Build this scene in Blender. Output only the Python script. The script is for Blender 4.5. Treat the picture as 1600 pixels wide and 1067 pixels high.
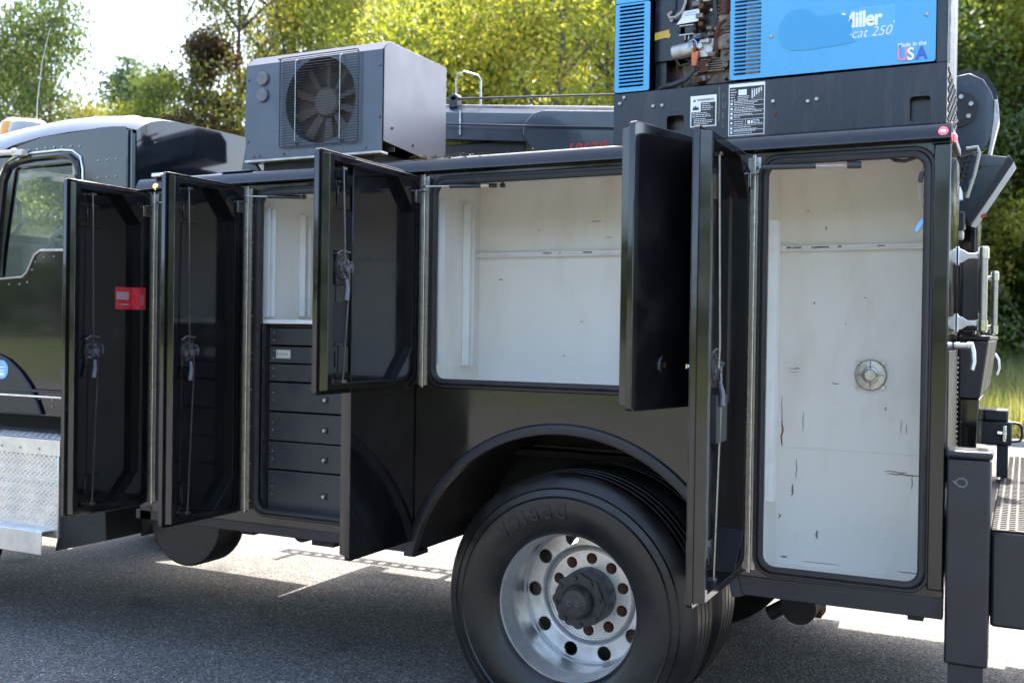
import bpy, bmesh, math, random
import numpy as np
from mathutils import Vector, Matrix
from mathutils.geometry import tessellate_polygon

for o in list(bpy.data.objects): bpy.data.objects.remove(o, do_unlink=True)
S = bpy.context.scene
COL = S.collection
R = math.radians
PI = math.pi

# ------------------------------------------------------------------ camera
cam_d = bpy.data.cameras.new('camera'); cam = bpy.data.objects.new('camera', cam_d); COL.objects.link(cam)
YAW, PITCH, ROLL = .460481, .0089964, .0145662
fw = Vector((-math.sin(YAW)*math.cos(PITCH), math.cos(YAW)*math.cos(PITCH), -math.sin(PITCH)))
rt = Vector((math.cos(YAW), math.sin(YAW), 0)); up = rt.cross(fw)
c, s = math.cos(ROLL), math.sin(ROLL)
rt, up = c*rt + s*up, -s*rt + c*up
m = Matrix((rt, up, -fw)).transposed().to_4x4(); m.translation = (0, -3.64, 1.57)
cam.matrix_world = m
cam_d.sensor_width = 36; cam_d.lens = 1617.1/1600*36; cam_d.clip_start = .05; cam_d.clip_end = 2000
cam_d.dof.use_dof = True; cam_d.dof.focus_distance = 4.1; cam_d.dof.aperture_fstop = 3.4
S.camera = cam

# ------------------------------------------------------------------ world, sun, exposure
SUN_EL, SUN_AZ = R(54), R(-3)           # sun behind the truck (+y), azimuth measured from +y towards +x
W = bpy.data.worlds.new("World"); S.world = W; W.use_nodes = True
nt = W.node_tree; nt.nodes.clear()
sky = nt.nodes.new('ShaderNodeTexSky'); sky.sky_type = 'NISHITA'; sky.sun_disc = False
sky.sun_elevation = SUN_EL; sky.sun_rotation = SUN_AZ
sky.air_density = 1.0; sky.dust_density = 3.5; sky.ozone_density = 1.0
bg = nt.nodes.new('ShaderNodeBackground'); bg.inputs['Strength'].default_value = .15
out = nt.nodes.new('ShaderNodeOutputWorld')
nt.links.new(sky.outputs[0], bg.inputs[0]); nt.links.new(bg.outputs[0], out.inputs[0])
sun_d = bpy.data.lights.new('sun', 'SUN'); sun_d.energy = 3.1; sun_d.angle = R(.55); sun_d.color = (1, .93, .82)
sun = bpy.data.objects.new('sun', sun_d); COL.objects.link(sun)
sdir = Vector((math.sin(SUN_AZ)*math.cos(SUN_EL), math.cos(SUN_AZ)*math.cos(SUN_EL), math.sin(SUN_EL)))
sun.rotation_euler = sdir.to_track_quat('Z', 'Y').to_euler(); sun.location = sdir*60
S.view_settings.view_transform = 'Standard'; S.view_settings.look = 'None'
S.view_settings.exposure = 2.56; S.view_settings.gamma = 1; S.view_settings.use_curve_mapping = False
S.cycles.max_bounces = 8; S.cycles.diffuse_bounces = 5; S.cycles.transparent_max_bounces = 8
S.cycles.caustics_reflective = False; S.cycles.caustics_refractive = False

# ------------------------------------------------------------------ materials
def _lerp(a, b, t): return tuple(a[i]+(b[i]-a[i])*t for i in range(3))
def mat(name, base, rough=.5, metal=0., base2=None, nscale=8., bump=0., bscale=120., rough2=None,
        specks=None, coat=0., spec=.5, contrast=(.35, .65), speck_scale=60, speck_size=.06, stretch=None):
    m = bpy.data.materials.new(name); m.use_nodes = True
    t = m.node_tree; N = t.nodes; L = t.links
    b = N['Principled BSDF']
    b.inputs['Metallic'].default_value = metal
    b.inputs['Roughness'].default_value = rough
    b.inputs['Specular IOR Level'].default_value = spec
    b.inputs['Coat Weight'].default_value = coat; b.inputs['Coat Roughness'].default_value = .04
    b.inputs['Base Color'].default_value = (*base, 1)
    co = N.new('ShaderNodeTexCoord'); src = co.outputs['Object']
    if stretch:
        mp = N.new('ShaderNodeMapping'); mp.inputs['Scale'].default_value = stretch
        L.new(src, mp.inputs[0]); src = mp.outputs[0]
    cur = None
    if base2 or rough2 is not None:
        n = N.new('ShaderNodeTexNoise'); n.inputs['Scale'].default_value = nscale; n.inputs['Detail'].default_value = 7
        n.inputs['Roughness'].default_value = .62
        L.new(src, n.inputs['Vector'])
        r = N.new('ShaderNodeMapRange'); r.inputs[1].default_value = contrast[0]; r.inputs[2].default_value = contrast[1]
        L.new(n.outputs[0], r.inputs[0])
        if base2:
            x = N.new('ShaderNodeMix'); x.data_type = 'RGBA'
            x.inputs[6].default_value = (*base, 1); x.inputs[7].default_value = (*base2, 1)
            L.new(r.outputs[0], x.inputs[0]); cur = x.outputs[2]
        if rough2 is not None:
            q = N.new('ShaderNodeMapRange'); q.inputs[3].default_value = rough; q.inputs[4].default_value = rough2
            L.new(r.outputs[0], q.inputs[0]); L.new(q.outputs[0], b.inputs['Roughness'])
    if specks:
        v = N.new('ShaderNodeTexVoronoi'); v.inputs['Scale'].default_value = speck_scale; L.new(src, v.inputs['Vector'])
        w = N.new('ShaderNodeTexNoise'); w.inputs['Scale'].default_value = speck_scale*.13; w.inputs['Detail'].default_value = 2; L.new(src, w.inputs['Vector'])
        mr = N.new('ShaderNodeMapRange'); mr.inputs[1].default_value = .60; mr.inputs[2].default_value = .72
        mr.inputs[3].default_value = 0; mr.inputs[4].default_value = speck_size*1.6; L.new(w.outputs[0], mr.inputs[0])
        lt = N.new('ShaderNodeMath'); lt.operation = 'LESS_THAN'; L.new(v.outputs['Distance'], lt.inputs[0]); L.new(mr.outputs[0], lt.inputs[1])
        x = N.new('ShaderNodeMix'); x.data_type = 'RGBA'; x.inputs[7].default_value = (*specks, 1)
        if cur: L.new(cur, x.inputs[6])
        else: x.inputs[6].default_value = (*base, 1)
        L.new(lt.outputs[0], x.inputs[0]); cur = x.outputs[2]
    if cur: L.new(cur, b.inputs['Base Color'])
    if bump:
        n = N.new('ShaderNodeTexNoise'); n.inputs['Scale'].default_value = bscale; n.inputs['Detail'].default_value = 4
        L.new(src, n.inputs['Vector'])
        bp = N.new('ShaderNodeBump'); bp.inputs['Strength'].default_value = bump; bp.inputs['Distance'].default_value = .01
        L.new(n.outputs[0], bp.inputs['Height']); L.new(bp.outputs[0], b.inputs['Normal'])
    return m

M = {}
M['black'] = mat('black_gloss_paint', (.0050, .0048, .0050), .09, base2=(.017, .0155, .0135), nscale=4, rough2=.30, contrast=(.42, .74), coat=.25,
                 specks=(.25, .25, .24), speck_scale=45, speck_size=.03, bump=.02, bscale=3)
M['black_in'] = mat('black_door_inner_paint', (.0055, .0056, .0068), .09, base2=(.017, .0165, .016), nscale=7, rough2=.24, contrast=(.46, .78), coat=.35,
                    specks=(.4, .4, .38), speck_scale=42, speck_size=.06, bump=.015, bscale=3)
M['cab'] = mat('dark_blue_black_cab_paint', (.003, .0045, .009), .04, base2=(.004, .006, .010), nscale=3, rough2=.1, coat=.35, bump=.01, bscale=2)
M['satin'] = mat('satin_black_paint', (.0085, .009, .0125), .34, base2=(.018, .018, .021), nscale=7, rough2=.55, specks=(.16, .16, .15), speck_scale=70, speck_size=.05, bump=.05, bscale=90)
M['dark'] = mat('dark_underbody', (.006, .006, .006), .7, base2=(.018, .014, .011), nscale=6, bump=.2, bscale=40)
M['rubber'] = mat('black_rubber', (.0035, .0035, .004), .28, base2=(.016, .0135, .0105), nscale=7, rough2=.5, bump=.06, bscale=160)
M['seal'] = mat('rubber_seal', (.012, .0115, .0115), .45, base2=(.030, .028, .026), nscale=20, rough2=.65, bump=.1, bscale=200)
M['white'] = mat('off_white_liner_paint', (.84, .805, .735), .42, base2=(.72, .66, .55), nscale=4.2, contrast=(.50, .76), stretch=(1, 1, .38), rough2=.5,
                 specks=(.16, .13, .10), speck_scale=26, speck_size=.035, bump=.04, bscale=14)
M['white_clean'] = mat('white_rail_paint', (.83, .83, .80), .4, base2=(.72, .70, .64), nscale=9, contrast=(.5, .75), specks=(.2, .17, .13), speck_scale=40, speck_size=.05)
M['alu'] = mat('polished_aluminium', (.74, .73, .71), .36, .82, base2=(.56, .54, .50), nscale=14, rough2=.5, contrast=(.4, .7), bump=.04, bscale=60)
M['alu_flat'] = mat('mill_aluminium', (.70, .70, .69), .34, 1., base2=(.60, .59, .57), nscale=10, rough2=.5, bump=.06, bscale=90)
M['steel'] = mat('stainless_steel', (.46, .45, .43), .26, 1., base2=(.34, .32, .29), nscale=30, rough2=.42)
M['chrome'] = mat('chrome', (.80, .80, .80), .10, 1., base2=(.68, .68, .67), nscale=20, rough2=.2)
M['rod'] = mat('galvanised_rod', (.50, .49, .47), .35, 1., base2=(.36, .34, .31), nscale=60)
M['rust'] = mat('rust', (.13, .045, .022), .85, base2=(.06, .022, .014), nscale=60, bump=.3, bscale=200)
M['rust_bright'] = mat('orange_rust', (.38, .15, .04), .85, base2=(.16, .07, .03), nscale=50)
M['scuff'] = mat('dark_scuff', (.07, .06, .052), .8, base2=(.30, .26, .22), nscale=120)
M['hubgrey'] = mat('hub_grey_iron', (.11, .115, .125), .42, .4, base2=(.17, .17, .175), nscale=25, rough2=.6)
M['hubblack'] = mat('hub_cap_black', (.020, .020, .022), .38, base2=(.05, .046, .042), nscale=35, rough2=.6, bump=.08, bscale=150)
M['acgrey'] = mat('grey_unit_paint', (.085, .10, .125), .26, .25, base2=(.075, .088, .11), nscale=5, rough2=.38, bump=.03, bscale=300)  # darker, bluer copy of the unit's grey for the shaded front
M['acside'] = mat('grey_unit_paint_lit', (.20, .185, .195), .30, .3, base2=(.18, .17, .178), nscale=4, rough2=.42, bump=.03, bscale=300)  # same grey paint, sky brightness on sides and top put into the colour
M['grille'] = mat('grille_wire_black', (.030, .032, .038), .4, .3)
M['fan'] = mat('fan_brown_plastic', (.085, .075, .070), .5, base2=(.12, .105, .095), nscale=18)
M['fins'] = mat('condenser_fins', (.07, .055, .045), .6, base2=(.11, .09, .07), nscale=30)
M['drawer'] = mat('drawer_grey_paint', (.034, .035, .039), .38, base2=(.050, .049, .048), nscale=9, rough2=.5, specks=(.03, .03, .03), speck_scale=40, speck_size=.06, bump=.04, bscale=30)
M['blue'] = mat('welder_blue_paint', (.060, .335, .60), .26, base2=(.085, .375, .64), nscale=3, rough2=.36, coat=.2, specks=(.04, .25, .5), speck_scale=30, speck_size=.03)
M['blue_dark'] = mat('welder_blue_patch', (.050, .305, .56), .33, base2=(.054, .315, .57), nscale=6)
M['blue_logo'] = mat('welder_logo_field', (.11, .40, .68), .3)
M['wgrey'] = mat('welder_base_paint', (.010, .013, .021), .26, base2=(.062, .060, .062), nscale=22, rough2=.55, contrast=(.50, .80), stretch=(1, 1, .14), specks=(.3, .28, .26), speck_scale=50, speck_size=.035, bump=.04, bscale=40)
M['boom'] = mat('crane_grey_blue_paint', (.030, .045, .062), .10, base2=(.042, .055, .070), nscale=3, rough2=.35, coat=.3)
M['wt'] = mat('white_print', (.82, .82, .82), .5)
M['bk'] = mat('black_print', (.02, .02, .022), .5)
M['red'] = mat('red_print', (.55, .03, .03), .45)
M['redsticker'] = mat('red_sticker', (.50, .018, .030), .4, base2=(.58, .05, .06), nscale=25)
M['pink'] = mat('faded_red_print', (.72, .20, .30), .5, base2=(.80, .35, .45), nscale=60)
M['bluep'] = mat('blue_print', (.04, .12, .50), .45)
M['yel'] = mat('yellow_paint', (.72, .50, .08), .5, base2=(.6, .4, .08), nscale=30)
M['fuel'] = mat('faded_yellow_print', (.20, .19, .08), .6, base2=(.08, .09, .08), nscale=200)
M['stkblue'] = mat('light_blue_sticker', (.22, .48, .80), .4)
M['stkwhite'] = mat('cream_label', (.60, .58, .50), .5, base2=(.45, .43, .36), nscale=120)
M['greytext'] = mat('washed_out_print', (.42, .30, .32), .5)
M['tyretext'] = mat('tyre_lettering', (.012, .012, .012), .6)
M['engine'] = mat('engine_grime', (.27, .23, .185), .55, .2, base2=(.09, .07, .055), nscale=25, rough2=.8, bump=.3, bscale=60, specks=(.3, .26, .2), speck_scale=60)
M['engdark'] = mat('engine_black', (.012, .012, .014), .3, base2=(.07, .038, .025), nscale=14, bump=.1, bscale=60)
M['silver'] = mat('dull_silver', (.55, .54, .52), .4, .6, base2=(.4, .38, .34), nscale=20, rough2=.55)
M['orange'] = mat('orange_boot', (.62, .17, .05), .5, base2=(.45, .12, .05), nscale=30)
M['hose'] = mat('black_hose', (.030, .032, .038), .5)
M['beige'] = mat('beige_cab_trim', (.46, .42, .35), .6, base2=(.38, .34, .29), nscale=10)
M['amber'] = mat('amber_lens', (.85, .33, .02), .15, coat=.5)
M['beaconw'] = mat('beacon_housing', (.42, .43, .42), .3)
M['wire'] = mat('grey_wire', (.38, .35, .32), .5)
M['cream'] = mat('cream_strip', (.62, .58, .52), .4)
def emis(name, col, e, k):
    m = mat(name, col, .2, coat=.4); b = m.node_tree.nodes['Principled BSDF']
    b.inputs['Emission Color'].default_value = (*e, 1); b.inputs['Emission Strength'].default_value = k; return m
M['ledred'] = emis('lit_red_marker', (.7, .05, .08), (1, .12, .18), .35)
M['ledhot'] = emis('lit_led_core', (.9, .6, .6), (1, .75, .75), 1.2)
M['ledamb'] = emis('lit_amber_marker', (.8, .3, .05), (1, .42, .1), 1.0)
def glassmat(name, tint, alpha):
    m = bpy.data.materials.new(name); m.use_nodes = True; t = m.node_tree; t.nodes.clear()
    o = t.nodes.new('ShaderNodeOutputMaterial'); mx = t.nodes.new('ShaderNodeMixShader')
    tr = t.nodes.new('ShaderNodeBsdfTransparent'); tr.inputs[0].default_value = (*tint, 1); df = t.nodes.new('ShaderNodeBsdfDiffuse'); df.inputs[0].default_value = (.55, .62, .56, 1); m2 = t.nodes.new('ShaderNodeMixShader'); m2.inputs[0].default_value = .06
    gl = t.nodes.new('ShaderNodeBsdfGlossy'); gl.inputs['Roughness'].default_value = .02
    lw = t.nodes.new('ShaderNodeLayerWeight'); lw.inputs[0].default_value = .5
    fr = t.nodes.new('ShaderNodeMath'); fr.operation = 'POWER'; fr.inputs[1].default_value = 5; t.links.new(lw.outputs['Facing'], fr.inputs[0])
    md = t.nodes.new('ShaderNodeMath'); md.operation = 'ADD'; md.inputs[1].default_value = alpha; md.use_clamp = True
    t.links.new(fr.outputs[0], md.inputs[0]); t.links.new(md.outputs[0], mx.inputs[0])
    t.links.new(tr.outputs[0], m2.inputs[1]); t.links.new(df.outputs[0], m2.inputs[2]); t.links.new(m2.outputs[0], mx.inputs[1]); t.links.new(gl.outputs[0], mx.inputs[2]); t.links.new(mx.outputs[0], o.inputs[0])
    return m
M['edge_grey'] = mat('pale_edge_grey', (.10, .105, .11), .3, .5, base2=(.03, .03, .032), nscale=14)
M['glass'] = glassmat('tinted_window_glass', (.93, .97, .95), .02)

# ------------------------------------------------------------------ geometry helpers
class MB:
    def __init__(s): s.v = []; s.f = []; s.mi = []; s.cur = 0
    def face(s, idx): s.f.append(tuple(idx)); s.mi.append(s.cur)
    def add(s, vs, fs):
        n = len(s.v); s.v += [tuple(p) for p in vs]
        for f in fs: s.face([i+n for i in f])
        return s
    def box(s, x0, x1, y0, y1, z0, z1):
        vs = [(x, y, z) for x in (x0, x1) for y in (y0, y1) for z in (z0, z1)]
        return s.add(vs, [(0, 1, 3, 2), (4, 6, 7, 5), (0, 4, 5, 1), (2, 3, 7, 6), (0, 2, 6, 4), (1, 5, 7, 3)])
    def hexa(s, P):      # 8 points: bottom 4 (ccw), top 4
        return s.add(P, [(3, 2, 1, 0), (4, 5, 6, 7), (0, 1, 5, 4), (1, 2, 6, 5), (2, 3, 7, 6), (3, 0, 4, 7)])
    def cyl(s, p0, p1, r0, r1=None, seg=16, cap=True):
        r1 = r0 if r1 is None else r1
        p0 = Vector(p0); p1 = Vector(p1); d = (p1-p0).normalized()
        a = d.orthogonal().normalized(); b = d.cross(a)
        vs = []
        for p, r in ((p0, r0), (p1, r1)):
            for i in range(seg):
                t = 2*PI*i/seg; vs.append(p+(a*math.cos(t)+b*math.sin(t))*r)
        fs = [(i, (i+1) % seg, seg+(i+1) % seg, seg+i) for i in range(seg)]
        if cap: fs += [tuple(range(seg))[::-1], tuple(range(seg, 2*seg))]
        return s.add(vs, fs)
    def tube(s, pts, r, seg=8, closed=False, cap=True):
        pts = [Vector(p) for p in pts]; n = len(pts); rings = []
        if isinstance(r, (int, float)): r = [r]*n
        prev = None
        for i, p in enumerate(pts):
            if closed: d = (pts[(i+1) % n]-pts[i-1]).normalized()
            else: d = (pts[min(i+1, n-1)]-pts[max(i-1, 0)]).normalized()
            if prev is None: a = d.orthogonal().normalized()
            else:
                a = prev - d*prev.dot(d); a.normalize()
            prev = a; b = d.cross(a)
            rings.append([p+(a*math.cos(2*PI*k/seg)+b*math.sin(2*PI*k/seg))*r[i] for k in range(seg)])
        vs = [v for q in rings for v in q]; fs = []
        for i in range(n if closed else n-1):
            j = (i+1) % n
            for k in range(seg): fs.append((i*seg+k, i*seg+(k+1) % seg, j*seg+(k+1) % seg, j*seg+k))
        if not closed and cap: fs += [tuple(range(seg))[::-1], tuple(range((n-1)*seg, n*seg))]
        return s.add(vs, fs)
    def lathe(s, prof, centre, axis='y', seg=48, closed=False):
        """prof: list of (radius, along)."""
        vs = []; c = centre
        for r, h in prof:
            for i in range(seg):
                t = 2*PI*i/seg; a, b = r*math.cos(t), r*math.sin(t)
                vs.append({'y': (c[0]+a, c[1]+h, c[2]+b), 'x': (c[0]+h, c[1]+a, c[2]+b), 'z': (c[0]+a, c[1]+b, c[2]+h)}[axis])
        fs = []; n = len(prof)
        for j in range(n if closed else n-1):
            q = (j+1) % n
            for i in range(seg): fs.append((j*seg+i, j*seg+(i+1) % seg, q*seg+(i+1) % seg, q*seg+i))
        return s.add(vs, fs)
    def disc(s, c, r, axis='y', seg=24):
        vs = []
        for i in range(seg):
            t = 2*PI*i/seg; a, b = r*math.cos(t), r*math.sin(t)
            vs.append({'y': (c[0]+a, c[1], c[2]+b), 'x': (c[0], c[1]+a, c[2]+b), 'z': (c[0]+a, c[1]+b, c[2])}[axis])
        return s.add(vs, [tuple(range(seg))])
    def extr(s, outer, holes, fn, d0, d1):
        """plate with holes; 2-D loops; fn(a, b, d) -> 3-D point; side walls between d0 and d1"""
        loops = [outer]+list(holes)
        tri = tessellate_polygon([[Vector((a, b, 0)) for a, b in l] for l in loops])
        flat = [p for l in loops for p in l]; n = len(flat)
        vs = [fn(a, b, d0) for a, b in flat]+[fn(a, b, d1) for a, b in flat]
        fs = [t for t in tri]+[tuple(i+n for i in t[::-1]) for t in tri]
        k = 0
        for l in loops:
            m = len(l)
            for i in range(m):
                a, b = k+i, k+(i+1) % m; fs.append((a, b, b+n, a+n))
            k += m
        return s.add(vs, fs)
    def build(s, name, mats, parent=None, bevel=0, angle=35, loc=None, rot=None, recalc=True, flat=False, segs=2):
        me = bpy.data.meshes.new(name)
        bm = bmesh.new(); bv = [bm.verts.new(p) for p in s.v]
        for f, mi in zip(s.f, s.mi):
            try:
                q = bm.faces.new([bv[i] for i in f]); q.material_index = mi
            except ValueError: pass
        if recalc: bmesh.ops.recalc_face_normals(bm, faces=bm.faces[:])
        bm.to_mesh(me); bm.free()
        if not flat:
            me.polygons.foreach_set('use_smooth', [True]*len(me.polygons)); me.set_sharp_from_angle(angle=R(angle))
        for q in (mats if isinstance(mats, (list, tuple)) else [mats]): me.materials.append(q)
        return link(name, me, parent, bevel, loc, rot, segs)

def build_each(mb, name, mats, parent=None, **k):
    """one object for every connected piece"""
    par = list(range(len(mb.v)))
    def find(i):
        while par[i] != i: par[i] = par[par[i]]; i = par[i]
        return i
    for f in mb.f:
        for j in f[1:]: par[find(f[0])] = find(j)
    groups = {}
    for f in mb.f: groups.setdefault(find(f[0]), []).append(f)
    res = []
    for fs in groups.values():
        q = MB(); mp = {}
        for f in fs:
            for i in f:
                if i not in mp: mp[i] = len(q.v); q.v.append(mb.v[i])
            q.face([mp[i] for i in f])
        res.append(q.build(name, mats, parent, **k))
    return res
def link(name, me, parent=None, bevel=0, loc=None, rot=None, segs=2):
    o = bpy.data.objects.new(name, me); COL.objects.link(o)
    if parent: o.parent = parent
    if loc: o.location = loc
    if rot: o.rotation_euler = rot
    if bevel:
        b = o.modifiers.new('bevel', 'BEVEL'); b.width = bevel; b.segments = segs; b.limit_method = 'ANGLE'; b.angle_limit = R(40)
        b.harden_normals = False
    return o
def empty(name, loc=(0, 0, 0), parent=None):
    o = bpy.data.objects.new(name, None); COL.objects.link(o); o.location = loc; o.empty_display_size = .1
    if parent: o.parent = parent
    return o
def tag(o, label=None, cat=None, group=None, kind=None):
    if label: o['label'] = label
    if cat: o['category'] = cat
    if group: o['group'] = group
    if kind: o['kind'] = kind
    return o
def rrect(x0, x1, z0, z1, r, n=5):
    pts = []
    for cx, cz, a0 in ((x1-r, z1-r, 0), (x0+r, z1-r, 90), (x0+r, z0+r, 180), (x1-r, z0+r, 270)):
        for i in range(n+1):
            t = R(a0+90*i/n); pts.append((cx+r*math.cos(t), cz+r*math.sin(t)))
    return pts
def circle(cx, cz, r, n=24, a0=0): return [(cx+r*math.cos(a0+2*PI*i/n), cz+r*math.sin(a0+2*PI*i/n)) for i in range(n)]
XZ = lambda a, b, d: (a, d, b)
YZ = lambda a, b, d: (d, a, b)
XY = lambda a, b, d: (a, b, d)
def box(name, m, parent, x0, x1, y0, y1, z0, z1, bevel=0, **k):
    return MB().box(x0, x1, y0, y1, z0, z1).build(name, m, parent, bevel, **k)
_tc = {}
def text_mesh(t, size, extrude=.0004, offset=0, shear=0, align='LEFT', sx=1.0, space=1.0):
    key = (t, size, extrude, offset, shear, align, sx, space)
    if key in _tc: return _tc[key]
    cu = bpy.data.curves.new('lettering', 'FONT'); cu.body = t; cu.size = size; cu.extrude = extrude; cu.offset = offset
    cu.shear = shear; cu.align_x = align; cu.space_character = space; cu.resolution_u = 4
    ob = bpy.data.objects.new('lettering_tmp', cu); COL.objects.link(ob)
    dg = bpy.context.evaluated_depsgraph_get(); dg.update()
    me = bpy.data.meshes.new_from_object(ob.evaluated_get(dg))
    bpy.data.objects.remove(ob)
    if sx != 1.0:
        for v in me.vertices: v.co.x *= sx
    _tc[key] = me
    return me
def text_y(name, t, size, x, y, z, m, parent, **k):
    """lettering on a face looking towards -y"""
    me = text_mesh(t, size, **k).copy(); me.materials.clear(); me.materials.append(m)
    return link(name, me, parent, 0, (x, y, z), (R(90), 0, 0))

# ================================================================== GROUND
def asphalt():
    m = bpy.data.materials.new('asphalt'); m.use_nodes = True; t = m.node_tree; N = t.nodes; L = t.links; b = N['Principled BSDF']
    co = N.new('ShaderNodeTexCoord')
    def noise(sc, det=6, ro=.6):
        n = N.new('ShaderNodeTexNoise'); n.inputs['Scale'].default_value = sc; n.inputs['Detail'].default_value = det; n.inputs['Roughness'].default_value = ro
        L.new(co.outputs['Object'], n.inputs['Vector']); return n.outputs[0]
    v = N.new('ShaderNodeTexVoronoi'); v.inputs['Scale'].default_value = 112; L.new(co.outputs['Object'], v.inputs['Vector'])
    r = N.new('ShaderNodeValToRGB'); e = r.color_ramp.elements
    e[0].position = .0; e[0].color = (.035, .034, .034, 1); e[1].position = 1; e[1].color = (.38, .36, .33, 1)
    for p, c3 in ((.30, (.100, .098, .095)), (.62, (.140, .135, .127)), (.88, (.19, .182, .168))):
        q = r.color_ramp.elements.new(p); q.color = (*c3, 1)
    sep = N.new('ShaderNodeSeparateColor'); L.new(v.outputs['Color'], sep.inputs[0]); L.new(sep.outputs[0], r.inputs[0])
    big = N.new('ShaderNodeMapRange'); big.inputs[1].default_value = .3; big.inputs[2].default_value = .7; big.inputs[3].default_value = .72; big.inputs[4].default_value = 1.25
    L.new(noise(.9), big.inputs[0])
    st = N.new('ShaderNodeMapRange'); st.inputs[1].default_value = .60; st.inputs[2].default_value = .72; st.inputs[3].default_value = 1; st.inputs[4].default_value = .62
    L.new(noise(2.3, 3, .5), st.inputs[0]); s2 = N.new('ShaderNodeVectorMath'); s2.operation = 'SCALE'; L.new(r.outputs[0], s2.inputs[0]); L.new(st.outputs[0], s2.inputs['Scale'])
    mx = N.new('ShaderNodeVectorMath'); mx.operation = 'SCALE'; L.new(s2.outputs[0], mx.inputs[0]); L.new(big.outputs[0], mx.inputs['Scale'])
    L.new(mx.outputs[0], b.inputs['Base Color']); b.inputs['Roughness'].default_value = .8
    bp = N.new('ShaderNodeBump'); bp.inputs['Strength'].default_value = .55; bp.inputs['Distance'].default_value = .006
    L.new(v.outputs['Distance'], bp.inputs['Height']); L.new(bp.outputs[0], b.inputs['Normal'])
    return m
M['asphalt'] = asphalt()
M['grass_ground'] = mat('grass_ground', (.055, .095, .022), .9, base2=(.14, .13, .055), nscale=.35, contrast=(.35, .7), bump=.6, bscale=12)
tag(box('asphalt_lot', M['asphalt'], None, -60, 40, -16.5, 13.2, -.15, 0), 'grey asphalt lot the truck stands on', kind='structure')
def terrain():
    nx, ny = 90, 90; vs = []; fs = []
    rnd = random.Random(4)
    for j in range(ny+1):
        for i in range(nx+1):
            x = -260+520*i/nx; y = -260+520*j/ny
            z = -.06
            if y < -17 or y > 13.6: z = -.02
            d = max(0, -y-20); z += min(d*.02, 1.0)*(1+.25*math.sin(x*.07))
            d = max(0, y-16); z += min(d*.05, 3.0)
            if -17 < y < 13.6: z = -.06
            vs.append((x, y, z))
    for j in range(ny):
        for i in range(nx):
            a = j*(nx+1)+i; fs.append((a, a+1, a+nx+2, a+nx+1))
    return MB().add(vs, fs).build('ground_terrain', M['grass_ground'], None, recalc=False)
tag(terrain(), 'green and straw coloured grass ground rising round the lot', kind='structure')
def grit():
    g = random.Random(12); k = MB()
    for i in range(700):
        x = g.uniform(-6.5, .6); y = g.uniform(-1.2, 3.2); r_ = g.uniform(.0015, .0045); a = g.uniform(0, 6.28)
        k.add([(x+r_*math.cos(a), y+r_*math.sin(a), 0), (x+r_*math.cos(a+2.1), y+r_*math.sin(a+2.1), 0), (x+r_*math.cos(a+4.2), y+r_*math.sin(a+4.2), 0), (x, y, r_*.9)], [(0, 1, 3), (1, 2, 3), (2, 0, 3)])
    for i in range(26):
        x = g.uniform(-6, 0); y = g.uniform(-.6, 3); a = g.uniform(0, 6.28); r_ = g.uniform(.010, .022)
        k.cur = 1; k.add([(x-r_*math.cos(a), y-r_*math.sin(a), .003), (x+r_*.5*math.sin(a), y-r_*.5*math.cos(a), .006), (x+r_*math.cos(a), y+r_*math.sin(a), .008), (x-r_*.5*math.sin(a), y+r_*.5*math.cos(a), .003)], [(0, 1, 2, 3)]); k.cur = 0
    return k.build('loose_grit', [mat('pale_grit', (.34, .32, .29), .8, base2=(.14, .13, .12), nscale=60), mat('dry_leaf', (.20, .13, .04), .7, base2=(.10, .06, .02), nscale=40)], flat=True, recalc=False)
tag(grit(), 'loose grit and a few dry leaves on the asphalt', 'grit', kind='stuff')
# concrete edge between lot and grass
tag(box('kerb', mat('concrete', (.36, .34, .31), .85, base2=(.27, .26, .24), nscale=9, bump=.2), None, -60, 40, 13.2, 13.36, -.15, .10, .01), 'pale concrete kerb at the far edge of the lot', kind='structure')

# ================================================================== TREES
def leafmat(name, ramp, trans=.5):
    m = bpy.data.materials.new(name); m.use_nodes = True; t = m.node_tree; N = t.nodes; L = t.links; N.clear()
    o = N.new('ShaderNodeOutputMaterial'); at = N.new('ShaderNodeAttribute'); at.attribute_name = 'tint'
    r = N.new('ShaderNodeValToRGB'); r.color_ramp.elements[0].color = (*ramp[0], 1); r.color_ramp.elements[1].color = (*ramp[-1], 1)
    for i, c3 in enumerate(ramp[1:-1]):
        q = r.color_ramp.elements.new((i+1)/(len(ramp)-1)); q.color = (*c3, 1)
    L.new(at.outputs['Fac'], r.inputs[0])
    d = N.new('ShaderNodeBsdfPrincipled'); d.inputs['Roughness'].default_value = .5; d.inputs['Specular IOR Level'].default_value = .35
    tr = N.new('ShaderNodeBsdfTranslucent'); mx = N.new('ShaderNodeMixShader'); mx.inputs[0].default_value = trans
    g = N.new('ShaderNodeVectorMath'); g.operation = 'MULTIPLY'; g.inputs[1].default_value = (1.45, 1.40, .65)
    L.new(r.outputs[0], d.inputs['Base Color']); L.new(r.outputs[0], g.inputs[0]); L.new(g.outputs[0], tr.inputs[0])
    L.new(d.outputs[0], mx.inputs[1]); L.new(tr.outputs[0], mx.inputs[2]); L.new(mx.outputs[0], o.inputs[0])
    return m
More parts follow.
